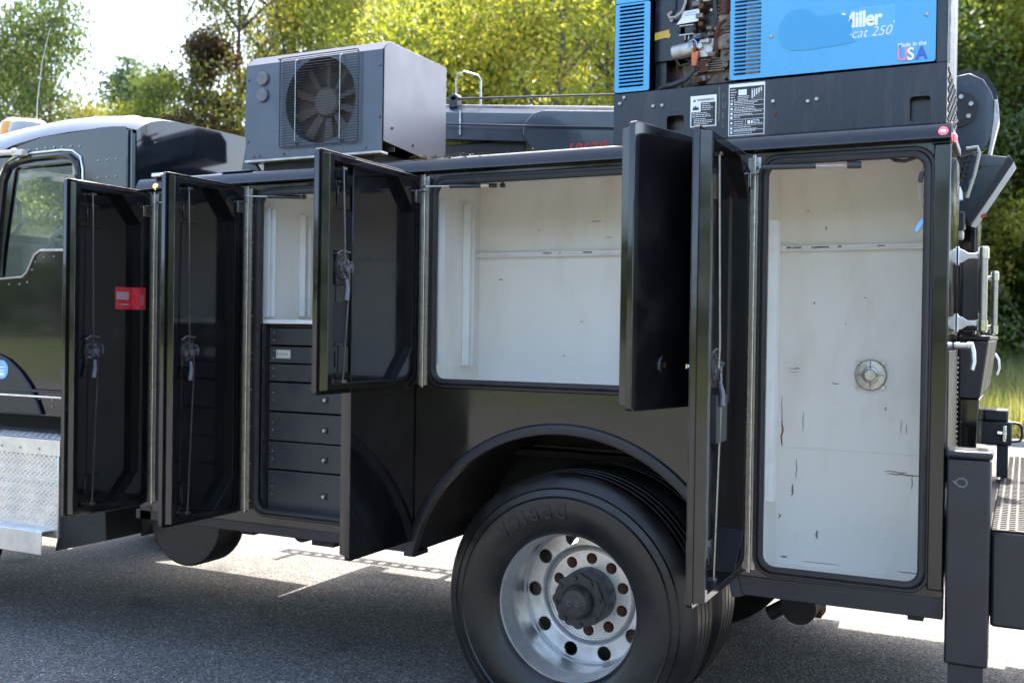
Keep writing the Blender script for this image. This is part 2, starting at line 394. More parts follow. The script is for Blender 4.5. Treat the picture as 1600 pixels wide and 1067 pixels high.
LM = {
 'yellow': leafmat('yellow_green_leaves', [(.09, .12, .03), (.19, .23, .05), (.31, .32, .075), (.42, .37, .11)], .55),
 'green': leafmat('mid_green_leaves', [(.05, .08, .028), (.11, .16, .045), (.18, .24, .065), (.31, .33, .09)], .5),
 'dark': leafmat('dark_green_leaves', [(.028, .048, .018), (.06, .10, .03), (.11, .155, .048), (.20, .23, .065)], .4),
 'olive': leafmat('olive_leaves', [(.05, .065, .025), (.10, .12, .038), (.17, .18, .055), (.31, .28, .09)], .5),
 'red': leafmat('reddish_brown_leaves', [(.035, .022, .018), (.07, .035, .025), (.10, .06, .03), (.09, .10, .03)], .4),
 'blue': leafmat('blue_green_needles', [(.03, .06, .045), (.05, .09, .065), (.08, .13, .08), (.11, .16, .09)], .35)}
M['bark'] = mat('bark', (.075, .058, .043), .9, base2=(.14, .12, .10), nscale=12, bump=.6, bscale=30)
def leaves_mesh(seed, n, H, Rr, z0, leaf, conical=0., clumps=90, key='green', aspect=1.9):
    """leaf kites gathered in clumps spread through an uneven crown volume"""
    g = np.random.default_rng(seed)
    u = g.random(clumps); phi = g.random(clumps)*2*PI
    zc = z0+(H-z0)*(u**.85)
    tt = (zc-z0)/(H-z0)
    prof = (1-conical)*np.sqrt(np.clip(1-((tt-.42)/.62)**2, 0.03, 1))+conical*(1-tt*.95)
    rad = Rr*prof*(.35+.65*np.sqrt(g.random(clumps)))*(.75+.5*g.random(clumps))
    cc = np.stack([rad*np.cos(phi), rad*np.sin(phi), zc], 1)
    cr = Rr*(.13+.17*g.random(clumps)); ct = g.random(clumps)
    w = cr**2; idx = g.choice(clumps, n, p=w/w.sum())
    d = g.normal(size=(n, 3)); d /= np.linalg.norm(d, axis=1)[:, None]+1e-9
    rr = cr[idx]*(g.random(n)**.45)*1.25
    p = cc[idx]+d*rr[:, None]*np.array([1.15, 1.15, .75])
    # orientation
    nrm = g.normal(size=(n, 3))*.8+np.array([0, 0, .55]); nrm /= np.linalg.norm(nrm, axis=1)[:, None]
    a = np.cross(nrm, g.normal(size=(n, 3))); a /= np.linalg.norm(a, axis=1)[:, None]; b = np.cross(nrm, a)
    L_ = leaf*(.6+.8*g.random(n)); wd = L_/aspect
    a *= L_[:, None]*.5; b *= wd[:, None]*.5
    q = np.stack([p-a, p+b-a*.1, p+a, p-b-a*.1], 1).reshape(-1, 3)
    q[:, 2] -= np.tile([0.1, 0, .12, 0], n)*np.repeat(L_, 4)
    me = bpy.data.meshes.new('crown'); me.vertices.add(4*n); me.vertices.foreach_set('co', q.ravel().astype(np.float32))
    me.loops.add(4*n); me.loops.foreach_set('vertex_index', np.arange(4*n, dtype=np.int32))
    me.polygons.add(n); me.polygons.foreach_set('loop_start', np.arange(0, 4*n, 4, dtype=np.int32))
    me.polygons.foreach_set('loop_total', np.full(n, 4, dtype=np.int32)); me.update()
    at = me.attributes.new('tint', 'FLOAT', 'FACE')
    tint = np.clip(.62*ct[idx]+.38*g.random(n)+.06*g.normal(size=n), 0, 1); at.data.foreach_set('value', tint.astype(np.float32))
    me.materials.append(LM[key])
    return me, cc, rad
def trunk_mesh(seed, H, z0, cc, r0, nl=26):
    g = random.Random(seed); b = MB()
    pts = [(0, 0, -.1)]; x = y = 0
    for i in range(1, 9):
        x += g.uniform(-.12, .12); y += g.uniform(-.12, .12); pts.append((x, y, H*.93*i/8))
    b.tube(pts, [r0*(1-.115*i) for i in range(9)], 8)
    for k in sorted(range(len(cc)), key=lambda k: g.random())[:nl]:
        e = Vector(cc[k]); zt = max(z0*.55, e.z-math.hypot(e.x, e.y)*.9-.2); i = min(7, int(zt/(H*.93)*8)); bs = Vector(pts[i]).lerp(Vector(pts[i+1]), .5)
        mid = bs.lerp(e, .5)+Vector((g.uniform(-.15, .15), g.uniform(-.15, .15), g.uniform(0, .25)))
        b.tube([bs, mid, e], [r0*.3, r0*.17, r0*.05], 5)
    me_o = b.build('trunk', M['bark'])
    return me_o
PROTO = {}
def tree_proto(kind, seed, n, H, Rr, z0, leaf, conical, clumps, key):
    me, cc, rad = leaves_mesh(seed, n, H, Rr, z0, leaf, conical, clumps, key)
    tr = trunk_mesh(seed, H, z0, cc, .035*Rr+.06); tm = tr.data; bpy.data.objects.remove(tr)
    PROTO[kind] = (me, tm)
tree_proto('yellow', 11, 46000, 10.5, 3.6, 1.0, .125, .0, 95, 'yellow')
tree_proto('yellow2', 12, 46000, 10.0, 3.4, .6, .12, .1, 95, 'yellow')
tree_proto('green', 13, 40000, 10.0, 3.0, .8, .115, .25, 85, 'green')
tree_proto('olive', 14, 40000, 10.0, 3.0, .8, .115, .2, 85, 'olive')
tree_proto('dark', 15, 46000, 10.0, 3.6, .3, .13, .15, 110, 'dark')
tree_proto('red', 16, 20000, 8.0, 1.5, .8, .11, .3, 50, 'red')
tree_proto('pine', 17, 26000, 12.0, 2.6, 1.5, .17, .75, 110, 'blue')
tree_proto('sparse', 18, 19000, 11.0, 2.7, 1.5, .11, .2, 60, 'olive')
tree_proto('shrub', 19, 12000, 2.6, 1.6, .1, .10, .0, 60, 'green')
tree_proto('shrub_yellow', 20, 12000, 2.6, 1.6, .1, .10, .0, 60, 'yellow')
def ground_z(y):
    if y > 16: return -.02+min((y-16)*.05, 3.0)
    if y < -20: return -.02+min((-y-20)*.02, 1.0)*.8
    return -.02
def tree(kind, px, y, scale, label, rot, group, zs=1.0, cat='tree', x=None, wide=1.0):
    if x is None: x = -math.tan(YAW-math.atan((px-800)/1617.1))*(y+3.64)
    nm = {'yellow': 'yellow_leaved_tree', 'yellow2': 'yellow_leaved_tree', 'green': 'green_tree', 'olive': 'olive_green_tree', 'dark': 'dark_green_tree',
          'red': 'reddish_tree', 'pine': 'pine_tree', 'sparse': 'sparse_tree', 'shrub': 'green_shrub', 'shrub_yellow': 'yellow_shrub'}[kind]
    r = empty(nm, (x, y, ground_z(y)-.05)); r.rotation_euler = (0, 0, rot); r.scale = (scale*wide, scale*wide, scale*zs)
    cm, tm = PROTO[kind]
    link('trunk', tm, r); link('crown', cm, r)
    return tag(r, label, cat, group)
BG = 'trees beyond the far edge of the lot'
tree('dark', 66, 19, 1.16, 'dark olive tree behind the truck cab, leftmost tall crown', .3, BG, wide=.66)
tree('olive', 10, 26, 1.25, 'olive tree half hidden behind the leftmost tall tree', 2.0, BG, wide=.7)
tree('yellow', -10, 17, .66, 'low yellow-green tree at the left edge of the photo', 1.3, BG)
tree('olive', 128, 19, .80, 'olive tree right of the tall dark one, above the cab roof', 1.9, BG, wide=.8)
tree('yellow2', 168, 23, .90, 'yellow tinged small tree under the sky gap above the cab', 2.7, BG, wide=.7)
tree('pine', 200, 32, 1.10, 'blue-green conifer showing in the sky gap', 0, BG)
tree('green', 246, 21, .93, 'pointed green tree in the middle of the sky gap', .7, BG, wide=.6)
tree('green', 285, 23, .78, 'lower green tree just left of the reddish one', 2.2, BG, wide=.7)
tree('red', 320, 17, 1.13, 'narrow reddish brown tree between cab and roof unit', 1.0, BG, wide=.75)
tree('sparse', 378, 18, 1.12, 'tall thinly leaved tree behind left end of the roof unit', .4, BG, zs=1.2, wide=.8)
tree('sparse', 345, 25, 1.15, 'thin tree with sky showing through, beside the reddish tree', 2.4, BG, zs=1.15, wide=.7)
tree('sparse', 440, 19, 1.15, 'second thinly leaved tree, behind the roof unit fan', 2.9, BG, zs=1.2)
tree('olive', 470, 24, 1.25, 'olive tree right above the roof unit fan', 2.9, BG, wide=.6)
tree('yellow', 590, 19.5, 1.12, 'bright yellow-green tree above the roof unit right half', .2, BG, wide=.72)
tree('yellow2', 680, 17, .88, 'yellow-green tree above the sloping side of the roof unit', 1.1, BG, wide=.9)
tree('green', 745, 18.5, .95, 'fresh green tree above the crane boom hook', 2.0, BG, wide=.9)
tree('yellow', 872, 15.5, 1.0, 'sunlit yellow tree left of the blue welder', 2.8, BG)
tree('yellow2', 950, 20, 1.2, 'tall yellow tree close behind the blue welder', .9, BG, wide=.8)
tree('dark', 760, 30, 1.5, 'dark tree in shade between the two bright yellow trees', .5, BG)
tree('dark', 590, 33, 1.4, 'dark tree standing behind the roof unit trees', 1.7, BG, wide=.8)
tree('green', 1080, 24, 1.2, 'green tree hidden mostly by the blue welder', 1.7, BG)
tree('dark', 1280, 26, 1.3, 'dark tree behind the middle of the welder', 2.7, BG)
tree('olive', 1470, 33, 1.5, 'olive tree right behind the rear corner post', .1, BG)
tree('yellow2', 1545, 31, 1.5, 'yellow-green tree above the crane head near the right edge', 1.9, BG, wide=.7)
tree('yellow2', 1625, 29, 1.40, 'light green and yellow tree at upper right edge', 1.2, BG, wide=.8)
tree('dark', 1570, 36, 1.15, 'dark green tree behind the folded crane head', 2.3, BG)
tree('dark', 1730, 33, 1.4, 'dark tree just past the right edge', 1.3, BG)
for i, (px, y, sc, k) in enumerate(((1500, 33.5, 1.6, 'shrub'), (1556, 31.5, 1.5, 'shrub'), (1605, 32, 1.7, 'shrub'), (1650, 31, 1.5, 'shrub_yellow'), (1580, 30.5, .9, 'shrub'))):
    tree(k, px, y, sc, ['green shrub behind the rear corner of the truck', 'dense green shrub behind the steel grab bars', 'green shrub at the right edge behind the tow block', 'yellowish shrub past the right edge of the grass', 'small green shrub at the edge of the meadow on the right'][i], i*1.3, 'shrubs along the grass', cat='shrub')
for i, px in enumerate((15, 70, 125)):
    tree('shrub_yellow' if i % 2 else 'shrub', px, 16, 1.3, ['green shrub behind the cab, leftmost of three', 'yellowish shrub behind the cab, middle of three', 'green shrub behind the cab, rightmost of three'][i], i, 'shrubs behind the cab', cat='shrub')
# woods far behind the near trees and on the viewer's side of the lot
for i in range(9):
    tree(('olive', 'dark', 'green')[i % 3], 620+i*135, 44+3*(i % 2), 1.6+.1*(i % 3), 'tall tree of the far wood line behind the lot', i*1.1, 'far wood line behind the lot')
for i in range(30):
    tree(('dark', 'green', 'dark', 'olive')[i % 4], 0, -50-7*(i % 2), 1.05+.14*(i % 3), 'tree across the lot on the viewer\'s side', i*.9, 'trees on the viewer\'s side of the lot', x=-120+i*5.6)
for i in range(16):
    tree(('green', 'dark', 'olive')[i % 3], 0, -42+6.2*i, 1.0+.13*(i % 3), 'leafy tree in the row past the rear end of the truck', i*.7, 'trees past the truck rear', x=44+5*(i % 2))
# long grass
def grass():
    g = np.random.default_rng(5); n = 60000
    x = g.uniform(-7, 4, n); y = 13.5+g.random(n)**1.1*18
    z = np.where(y > 16, -.02+(y-16)*.05, -.02)
    h = g.uniform(.25, .75, n)*(.7+.5*np.sin(x*1.7+y)**2); a = g.random(n)*PI; w = .012+.012*g.random(n)
    lean = g.normal(size=(n, 2))*.16
    dx, dy = np.cos(a)*w, np.sin(a)*w
    q = np.stack([np.stack([x-dx, y-dy, z], 1), np.stack([x+dx, y+dy, z], 1), np.stack([x+lean[:, 0], y+lean[:, 1], z+h], 1)], 1).reshape(-1, 3)
    me = bpy.data.meshes.new('long_grass'); me.vertices.add(3*n); me.vertices.foreach_set('co', q.ravel().astype(np.float32))
    me.loops.add(3*n); me.loops.foreach_set('vertex_index', np.arange(3*n, dtype=np.int32)); me.polygons.add(n)
    me.polygons.foreach_set('loop_start', np.arange(0, 3*n, 3, dtype=np.int32)); me.polygons.foreach_set('loop_total', np.full(n, 3, dtype=np.int32)); me.update()
    at = me.attributes.new('tint', 'FLOAT', 'FACE'); at.data.foreach_set('value', g.random(n).astype(np.float32))
    me.materials.append(leafmat('grass_blades', [(.08, .11, .035), (.15, .18, .06), (.24, .24, .10), (.36, .32, .18)], .4))
    return link('long_grass', me)
tag(grass(), 'long green and straw coloured grass between lot and trees', 'grass', kind='stuff')

# ================================================================== TRUCK
T = empty('service_truck', (-2, 1.2, 0)); T_off = Vector((2, -1.2, 0))
tag(T, 'black service truck with its side compartment doors standing open on the asphalt', 'truck')
T.location = (0, 0, 0)
# ---- body side skin with compartment openings and wheel arch
WX, WZ, WR = -1.58, .502, .69
XF, XR, ZB, ZT = -3.76, -.229, .66, 2.212
outer = [(XF, ZB)]
a0 = math.asin((ZB-WZ)/WR)
outer += [(WX+WR*math.cos(PI-a0-(PI-2*a0)*i/40), WZ+WR*math.sin(PI-a0-(PI-2*a0)*i/40)) for i in range(41)]
outer += [(XR, ZB), (XR, ZT), (XF, ZT)]
OPA = (-3.655, -3.20, .755, 2.172); OPB = (-3.072, -2.345, .755, 2.172); OPC = (-2.165, -.975, 1.362, 2.176); OPD = (-.826, -.290, .752, 2.178)
holes = [rrect(*o, .055) for o in (OPA, OPB, OPC, OPD)]
MB().extr(outer, holes, XZ, 0, .03).build('side_skin', M['black'], T, .002)
# fender lip round the wheel arch
b = MB(); n = 44
for i in range(n+1):
    t = a0-.02+(PI-2*a0+.04)*i/n; ca, sa = math.cos(t), math.sin(t)
    for r, y in ((WR-.010, .03), (WR-.011, -.012), (WR+.002, -.016), (WR+.024, -.011), (WR+.031, -.001), (WR+.031, .004)): b.v.append((WX+r*ca, y, WZ+r*sa))
for i in range(n):
    for k in range(5): b.face((i*6+k, i*6+k+1, i*6+k+7, i*6+k+6))
b.build('wheel_arch_lip', M['satin'], T, recalc=False)
# wheel well
b = MB()
for i in range(n+1):
    t = a0-.02+(PI-2*a0+.04)*i/n
    for y in (.031, .66): b.v.append((WX+(WR+.012)*math.cos(t), y, WZ+(WR+.012)*math.sin(t)))
for i in range(n): b.face((2*i, 2*i+1, 2*i+3, 2*i+2))
b.build('wheel_well', M['dark'], T)
# rail along the top of the body
prof = [(.0, 2.2125), (-.026, 2.2125), (-.034, 2.216), (-.034, 2.222), (-.012, 2.262), (-.004, 2.270), (.006, 2.274), (.05, 2.274), (.05, 2.2125)]
b = MB(); b.extr([(y, z) for y, z in prof], [], YZ, -3.80, -.224); b.build('top_rail', M['black'], T, .002)
for x in (-.545, -.81, -1.50): MB().add([(x, -.0345, 2.222), (x+.002, -.0345, 2.222), (x+.002, -.0125, 2.262), (x, -.0125, 2.262)], [(0, 1, 2, 3)]).build('rail_seam', M['bk'], T)
tag(box('rail_front_cap', M['boom'], T, -3.30, -3.12, -.006, .03, 2.275, 2.281, .002), 'bright strip on top of the rail front end')
# lower sill below the doors
b = MB(); b.box(-2.262+.0, -3.80, -.004, .03, .655, .70); b.box(-.905, -.226, -.004, .03, .655, .725); build_each(b, 'sill', M['satin'], T, bevel=.003)
# brown-reflecting rear corner post
box('corner_post', M['black'], T, -.2775, -.2255, -.012, .035, .748, 2.203, .006)
MB().box(-.276, -.2265, .036, .5, .66, 2.204).build('rear_end_panel', M['black'], T, .003)
box('corner_post_cap', M['satin'], T, -.283, -.223, -.016, .04, 2.2035, 2.2055, .0005)
# shell behind the skin (dark outside, white liners inside)
def liner(name, x0, x1, z0, z1, depth=.5, ops=None):
    t = .004
    bk = box('back_wall', M['white'], T, x0, x1, depth, depth+t, z0, z1)
    lf = box('left_wall', M['white'], T, x0-t, x0, .032, depth, z0, z1)
    box('right_wall', M['white'], T, x1, x1+t, .032, depth, z0, z1)
    fl = box('compartment_floor', M['white'], T, x0, x1, .032, depth, z0-t, z0)
    box('compartment_ceiling', M['white'], T, x0, x1, .032, depth, z1, z1+t)
    return bk, lf, fl
lA = liner('A', -3.70, -3.155, .672, 2.20)
lB = liner('B', -3.105, -2.275, .672, 2.20)
lC = liner('C', -2.225, -.905, 1.335, 2.235)
lD = liner('D', -.875, -.280, .672, 2.235)
b = MB()
b.box(XF, -2.262, .031, .52, .655, .665); b.box(-.90, -.278, .031, .52, .655, .665); b.box(-2.262, -.895, .031, .52, 1.30, 1.328)
b.box(XF, -2.235, .506, .52, .666, 2.243); b.box(-2.234, -.893, .506, .52, 1.329, 2.243); b.box(-.892, -.278, .506, .52, .666, 2.243)
b.box(XF, XF+.015, .031, .505, .666, 2.243); b.box(-2.262, -2.245, .031, .505, .666, 1.299); b.box(-.895, -.883, .031, .505, .666, 1.299)
build_each(b, 'body_shell_panel', M['dark'], T)
box('body_deck', M['satin'], T, XF-.02, -.226, .051, .53, 2.244, 2.272, .003)
# rubber seals
for (x0, x1, z0, z1) in (OPA, OPB, OPC, OPD):
    p = rrect(x0+.004, x1-.004, z0+.004, z1-.004, .052, 6)
    MB().tube([(a, -.006, c) for a, c in p], .0125, 8, closed=True).build('door_seal', M['seal'], T)
    p = rrect(x0-.014, x1+.014, z0-.014, z1+.014, .062, 6)
    MB().tube([(a, -.002, c) for a, c in p], .009, 6, closed=True).build('seal_channel', M['satin'], T)
# ---- liner details
def marks(par, name, m, pts):
    for (x, z, w, h) in pts:
        g = random.Random(int(abs(x*977+z*331)*10)); k = 7; L_ = []; R_ = []
        vert = h > w
        for i in range(k+1):
            f = i/k; tap = math.sin(PI*min(1, max(0, f)))**.6*.5+.06; j = g.uniform(-.25, .25)
            if vert: c0 = x+w*j; L_.append((c0-w*tap*.55, .4995, z+h*(f-.5))); R_.append((c0+w*tap*.55, .4995, z+h*(f-.5)))
            else: c0 = z+h*j; L_.append((x+w*(f-.5), .4995, c0-h*tap*.6)); R_.append((x+w*(f-.5), .4995, c0+h*tap*.6))
        b = MB(); b.add(L_+R_, [(i, i+1, k+2+i, k+1+i) for i in range(k)]); b.build(name, m, par)
for bk, x0, x1 in ((lC[0], -2.224, -.906), (lD[0], -.874, -.281)):
    b = MB(); b.box(x0, x1, .472, .499, 1.903, 1.910); b.box(x0, x1, .472, .476, 1.911, 1.923); b.build('shelf_ledge', M['white_clean'], bk, .001)
    g = random.Random(3 if x0 < -1 else 8)
    for i in range(9 if x0 < -1 else 7):
        x = x0+(x1-x0)*g.uniform(.03, .95); w = g.uniform(.008, .05)
        box('chipped_paint', M['scuff'], bk, x, x+w, .4710, .4716, 1.9125+g.uniform(0, .002), 1.9165+g.uniform(0, .003))
marks(lD[0], 'rust_streak', M['rust_bright'], [(-.856, 1.185, .012, .11), (-.40, 1.056, .13, .008)])
marks(lD[0], 'scuff_mark', M['scuff'], [(-.858, 1.27, .005, .14), (-.775, 1.235, .005, .085), (-.414, 1.235, .005, .055), (-.395, 1.228, .005, .04),
      (-.815, 1.430, .045, .003), (-.815, 1.442, .045, .003), (-.80, 1.445, .02, .004), (-.43, 1.064, .09, .006), (-.372, 1.03, .006, .06), (-.798, 1.05, .006, .085),
      (-.812, .965, .012, .05), (-.715, .80, .014, .035), (-.655, 1.39, .03, .006), (-.86, .86, .012, .02),
      (-.47, 1.30, .008, .014), (-.55, 1.72, .014, .005), (-.70, 1.99, .008, .016), (-.77, 2.06, .006, .008), (-.62, 1.62, .006, .006),
      (-.74, 1.70, .01, .012), (-.70, .690, .16, .004), (-.84, .700, .03, .010), (-.38, .69, .08, .006)])
marks(lC[0], 'scuff_mark', M['scuff'], [(-2.113, 1.805, .022, .008), (-1.93, 2.02, .02, .003), (-1.72, 1.62, .008, .008), (-1.80, 1.47, .008, .008),
      (-2.10, 1.92, .005, .014), (-1.66, 2.05, .05, .005), (-1.60, 1.98, .03, .004), (-1.45, 1.6, .012, .008)])
box('weld_seam', M['white'], lD[0], -.874, -.281, .4975, .4995, 1.131, 1.136, .0008)
# round vent low in the tall compartment
v = MB(); v.lathe([(.0, -.022), (.020, -.022), (.022, -.018), (.030, -.016), (.032, -.020), (.054, -.018), (.058, -.012), (.059, 0)], (-.525, .499, 1.427), 'y', 32)
vent = v.build('round_vent', M['rod'], lD[0])
v = MB()
for k in range(4):
    t = k*PI/2; v.tube([(-.525+.024*math.cos(t), .478, 1.427+.024*math.sin(t)), (-.525+.052*math.cos(t), .480, 1.427+.052*math.sin(t))], .002, 6)
    t += PI/4; v.cyl((-.525+.066*math.cos(t), .499, 1.427+.066*math.sin(t)), (-.525+.066*math.cos(t), .490, 1.427+.066*math.sin(t)), .0085, seg=10)
build_each(v, 'vent_screw', M['rod'], lD[0])
# upright shelf rails on the left walls
def rail(par, x, y0, z0, z1, w=.045, first=True):
    b = MB(); b.box(x, x+.012, y0, y0+w, z0, z1); b.box(x+.0121, x+.034, y0, y0+.006, z0, z1); b.box(x+.0121, x+.034, y0+w-.006, y0+w, z0, z1)
    b.build('shelf_rail', M['white_clean'], par, .001)
rail(lC[1], -2.224, .085, 1.435, 2.12); rail(lC[1], -2.224, .345, 1.42, 2.13)
rail(lD[1], -.874, .29, .945, 2.005)
rail(lB[1], -3.104, .065, 1.625, 2.115); rail(lB[1], -3.104, .325, 1.63, 2.11)
# shelf above the drawers
tag(box('shelf', M['white_clean'], T, -3.103, -2.277, .035, .498, 1.592, 1.610, .002), 'worn cream shelf above the drawers')
marks(lB[0], 'scuff_mark', M['scuff'], [(-2.90, 2.05, .012, .03), (-2.95, 1.93, .03, .004), (-2.82, 1.88, .006, .01), (-2.99, 1.78, .008, .02), (-2.87, 1.70, .02, .005), (-2.93, 1.84, .01, .03)])
# dangling connector wires in the tall compartment
w = MB(); w.tube([(-.305, .03, 2.172), (-.312, .02, 2.13), (-.318, .01, 2.10), (-.325, .01, 2.06), (-.318, .012, 2.02), (-.305, .01, 1.985), (-.298, .0, 1.96)], .0022, 6)
w.tube([(-.302, .03, 2.172), (-.306, .022, 2.13), (-.315, .012, 2.10), (-.312, .014, 2.05), (-.305, .012, 2.01)], .002, 6); lw = w.build('loose_wire', M['wire'], T)
MB().hexa([(-.327, .0, 2.085), (-.313, .0, 2.080), (-.313, .016, 2.080), (-.327, .016, 2.085), (-.320, .0, 2.118), (-.306, .0, 2.114), (-.306, .016, 2.114), (-.320, .016, 2.118)]).build('plug', M['hose'], T, .002)
MB().hexa([(-.335, -.004, 1.925), (-.325, -.004, 1.915), (-.325, .012, 1.915), (-.335, .012, 1.925), (-.312, -.004, 1.962), (-.300, -.004, 1.952), (-.300, .012, 1.952), (-.312, .012, 1.962)]).build('plug', M['stkblue'], T, .002)
w = MB(); w.tube([(-.42, .035, 2.176), (-.40, .03, 2.162), (-.37, .03, 2.158), (-.34, .03, 2.166), (-.31, .035, 2.178)], .006, 8); w.build('loose_wire', M['hose'], T)
# small body bolts beside the hinges
b = MB()
for x in (-.846, -2.185, -3.108):
    for i in range(9):
        z = (.80+i*.165) if x != -2.185 else (1.40+i*.093)
        b.cyl((x, .0, z), (x, -.004, z), .0035, seg=8)
tag(b.build('frame_rivets', M['rod'], T), kind='stuff')

# ---- doors
M['bk_wall'] = mat('door_recess_wall', (.006, .006, .007), .35, spec=.25)
TH = .052       # door thickness; the hinge line lies in the plane of the inner frame
def door_mesh(w, h, sgn=1, cut=(.115, .125)):
    """pan door: hinge line at the origin, closed it lies along +x*sgn, inner frame in the plane y=0, outer skin at y=-TH"""
    b = MB(); X = lambda a: a*sgn
    b.extr(rrect(0, w, 0, h, .012, 3), [rrect(.010, w-.010, .010, h-.010, .008, 3)], lambda a, c, d: (X(a), d, c), -TH, -TH+.018)
    b.extr(rrect(.001, w-.001, .001, h-.001, .012, 3), [], lambda a, c, d: (X(a), d, c), -TH-.002, -TH-.0002)
    x0, x1, z0, z1 = .004, w-.014, .014, h-.014
    A = [(X(x1+.003), -TH+.001, z0-.003), (X(x1+.003), -TH+.001, z1+.003), (X(x0), -TH+.001, z1+.003), (X(x0), -TH+.001, z0-.003)]
    B = [(X(x1-.004), 0, z0+.004), (X(x1-.004), 0, z1-.004), (X(x0), 0, z1-.004), (X(x0), 0, z0+.004)]
    b.add(A+B, [(i, (i+1) % 4, 4+(i+1) % 4, 4+i) for i in range(4)])
    rx0, rx1, rz0, rz1 = x0+.075, x1-.032, z0+.026, z1-.026
    oc = [(rx1, rz0), (rx1, rz1), (rx0+cut[0], rz1), (rx0, rz1-cut[1]), (rx0, rz0+cut[1]), (rx0+cut[0], rz0)]
    b.extr([(x1-.004, z0+.004), (x1-.004, z1-.004), (x0, z1-.004), (x0, z0+.004)], [oc], lambda a, c, d: (X(a), d, c), 0, -.002)
    C = [(X(a), -.0021, c_) for a, c_ in oc]; D = [(X(a+(.004 if k > 1 else -.002)), -TH+.003, c_) for k, (a, c_) in enumerate(oc)]
    b.cur = 1
    b.add(C+D, [(i, (i+1) % 6, 6+(i+1) % 6, 6+i) for i in range(6)])
    b.cur = 0
    b.add(D, [tuple(range(6))])
    return b
def latch_set(D_, w, h, zl, xl, sgn=1, rods=True, top=None, bot=None, box_below=False):
    """rotary latch with two lock rods on the inner face"""
    X = lambda a: a*sgn; yf = -TH+.0035
    b = MB(); b.cyl((X(xl), yf, zl), (X(xl), yf+.016, zl), .047, .043, 20); b.box(X(xl-.034), X(xl+.038), yf, yf+.010, zl-.060, zl+.055)
    L_ = b.build('rotary_latch', M['hubblack'], D_, .002)
    g = random.Random(int(w*1000)); q = MB()
    q.cyl((X(xl), yf+.017, zl), (X(xl), yf+.033, zl), .013, seg=10)
    q.box(X(xl-.030), X(xl+.030), yf+.0165, yf+.021, zl-.010, zl+.008)
    for k in range(9):
        a = g.uniform(0, 6.28); r = g.uniform(.018, .043); q.cyl((X(xl+r*math.cos(a)), yf+.012, zl+r*math.sin(a)), (X(xl+r*math.cos(a)), yf+.012+g.uniform(.008, .02), zl+r*math.sin(a)), g.uniform(.004, .008), seg=8)
    q.tube([(X(xl+.044), yf+.014, zl+.052), (X(xl+.02), yf+.02, zl+.066), (X(xl-.03), yf+.018, zl+.062)], .004, 6)
    q.tube([(X(xl-.044), yf+.014, zl+.030), (X(xl-.052), yf+.018, zl+.01), (X(xl-.05), yf+.014, zl-.014)], .004, 6)
    q.build('latch_gear', M['hubgrey'], L_)
    lv = MB(); lv.tube([(X(xl+.006), yf+.030, zl-.040), (X(xl+.012), yf+.040, zl-.075), (X(xl+.022), yf+.043, zl-.118)], [.007, .009, .0105], 10); lv.build('latch_lever', M['hubgrey'], L_)
    tz = top or h-.055; bz = bot or .045
    for nm, x0, x1, za, zb in (('lock_rod', xl+.016, xl+.018, zl+.005, tz), ('lock_rod', xl-.014, xl+.006, zl-.01, bz)):
        r = MB(); r.tube([(X(x0), yf+.028, za), (X(x0+(x1-x0)*.1), yf+.031, za+(zb-za)*.1), (X(x0+(x1-x0)*.5), yf+.026, (za+zb)/2), (X(x1), yf+.020, zb)], .0034, 6)
        r.build(nm, M['rod'], D_)
    for z0 in (h-.20, .075):
        r = MB(); r.box(X(xl-.045), X(xl+.075), yf, yf+.007, z0, z0+.10); r.box(X(xl+.030), X(xl+.040), yf+.0071, yf+.012, z0+.02, z0+.08); r.build('rod_guide_plate', M['black_in'], D_, .002)
    g2 = MB(); g2.box(X(xl+.004), X(xl+.030), yf, yf+.028, tz-.004, tz+.006); g2.box(X(xl-.008), X(xl+.020), yf, yf+.028, bz-.006, bz+.004); build_each(g2, 'rod_guide', M['rod'], D_, bevel=.001)
def hinge_strip(D_, h, sgn=1):
    b = MB(); b.cyl((0, .002, .004), (0, .002, h-.004), .0058, seg=10)
    b.box(.0005*sgn, .024*sgn, .0005, .0030, .01, h-.01)
    b.build('piano_hinge', M['steel'], D_)
def body_leaf(x, z0, z1, sgn):
    b = MB(); b.box(x, x+.022*sgn, -.0031, -.0005, z0+.012, z1-.012)
    k = MB(); n_ = int((z1-z0)/.05)
    for i in range(n_): k.cyl((x+.012*sgn, -.003, z0+.03+i*.05), (x+.012*sgn, -.0046, z0+.03+i*.05), .003, seg=6)
    o = b.build('hinge_leaf', M['steel'], T); k.build('hinge_screws', M['rod'], o)['kind'] = 'stuff'
def door(x, w, z0, h, sgn, ang, label, **k):
    D_ = door_mesh(w, h, sgn, k.get('cut', (.115, .125))).build('compartment_door', [M['black_in'], M['bk_wall']], T, .0015, loc=(x, -.006, z0), rot=(0, 0, R(-ang*sgn)))
    hinge_strip(D_, h, sgn); body_leaf(x, z0, z0+h, sgn)
    D_['label'] = label
    # bracket of the gas strut near the hinge
    X = lambda a: a*sgn
    b = MB(); b.box(X(.028), X(.070), .0005, .004, h-.125, h-.075); b.box(X(.028), X(.070), .0041, .024, h-.080, h-.075); b.build('strut_bracket', M['steel'], D_, .001)
    return D_
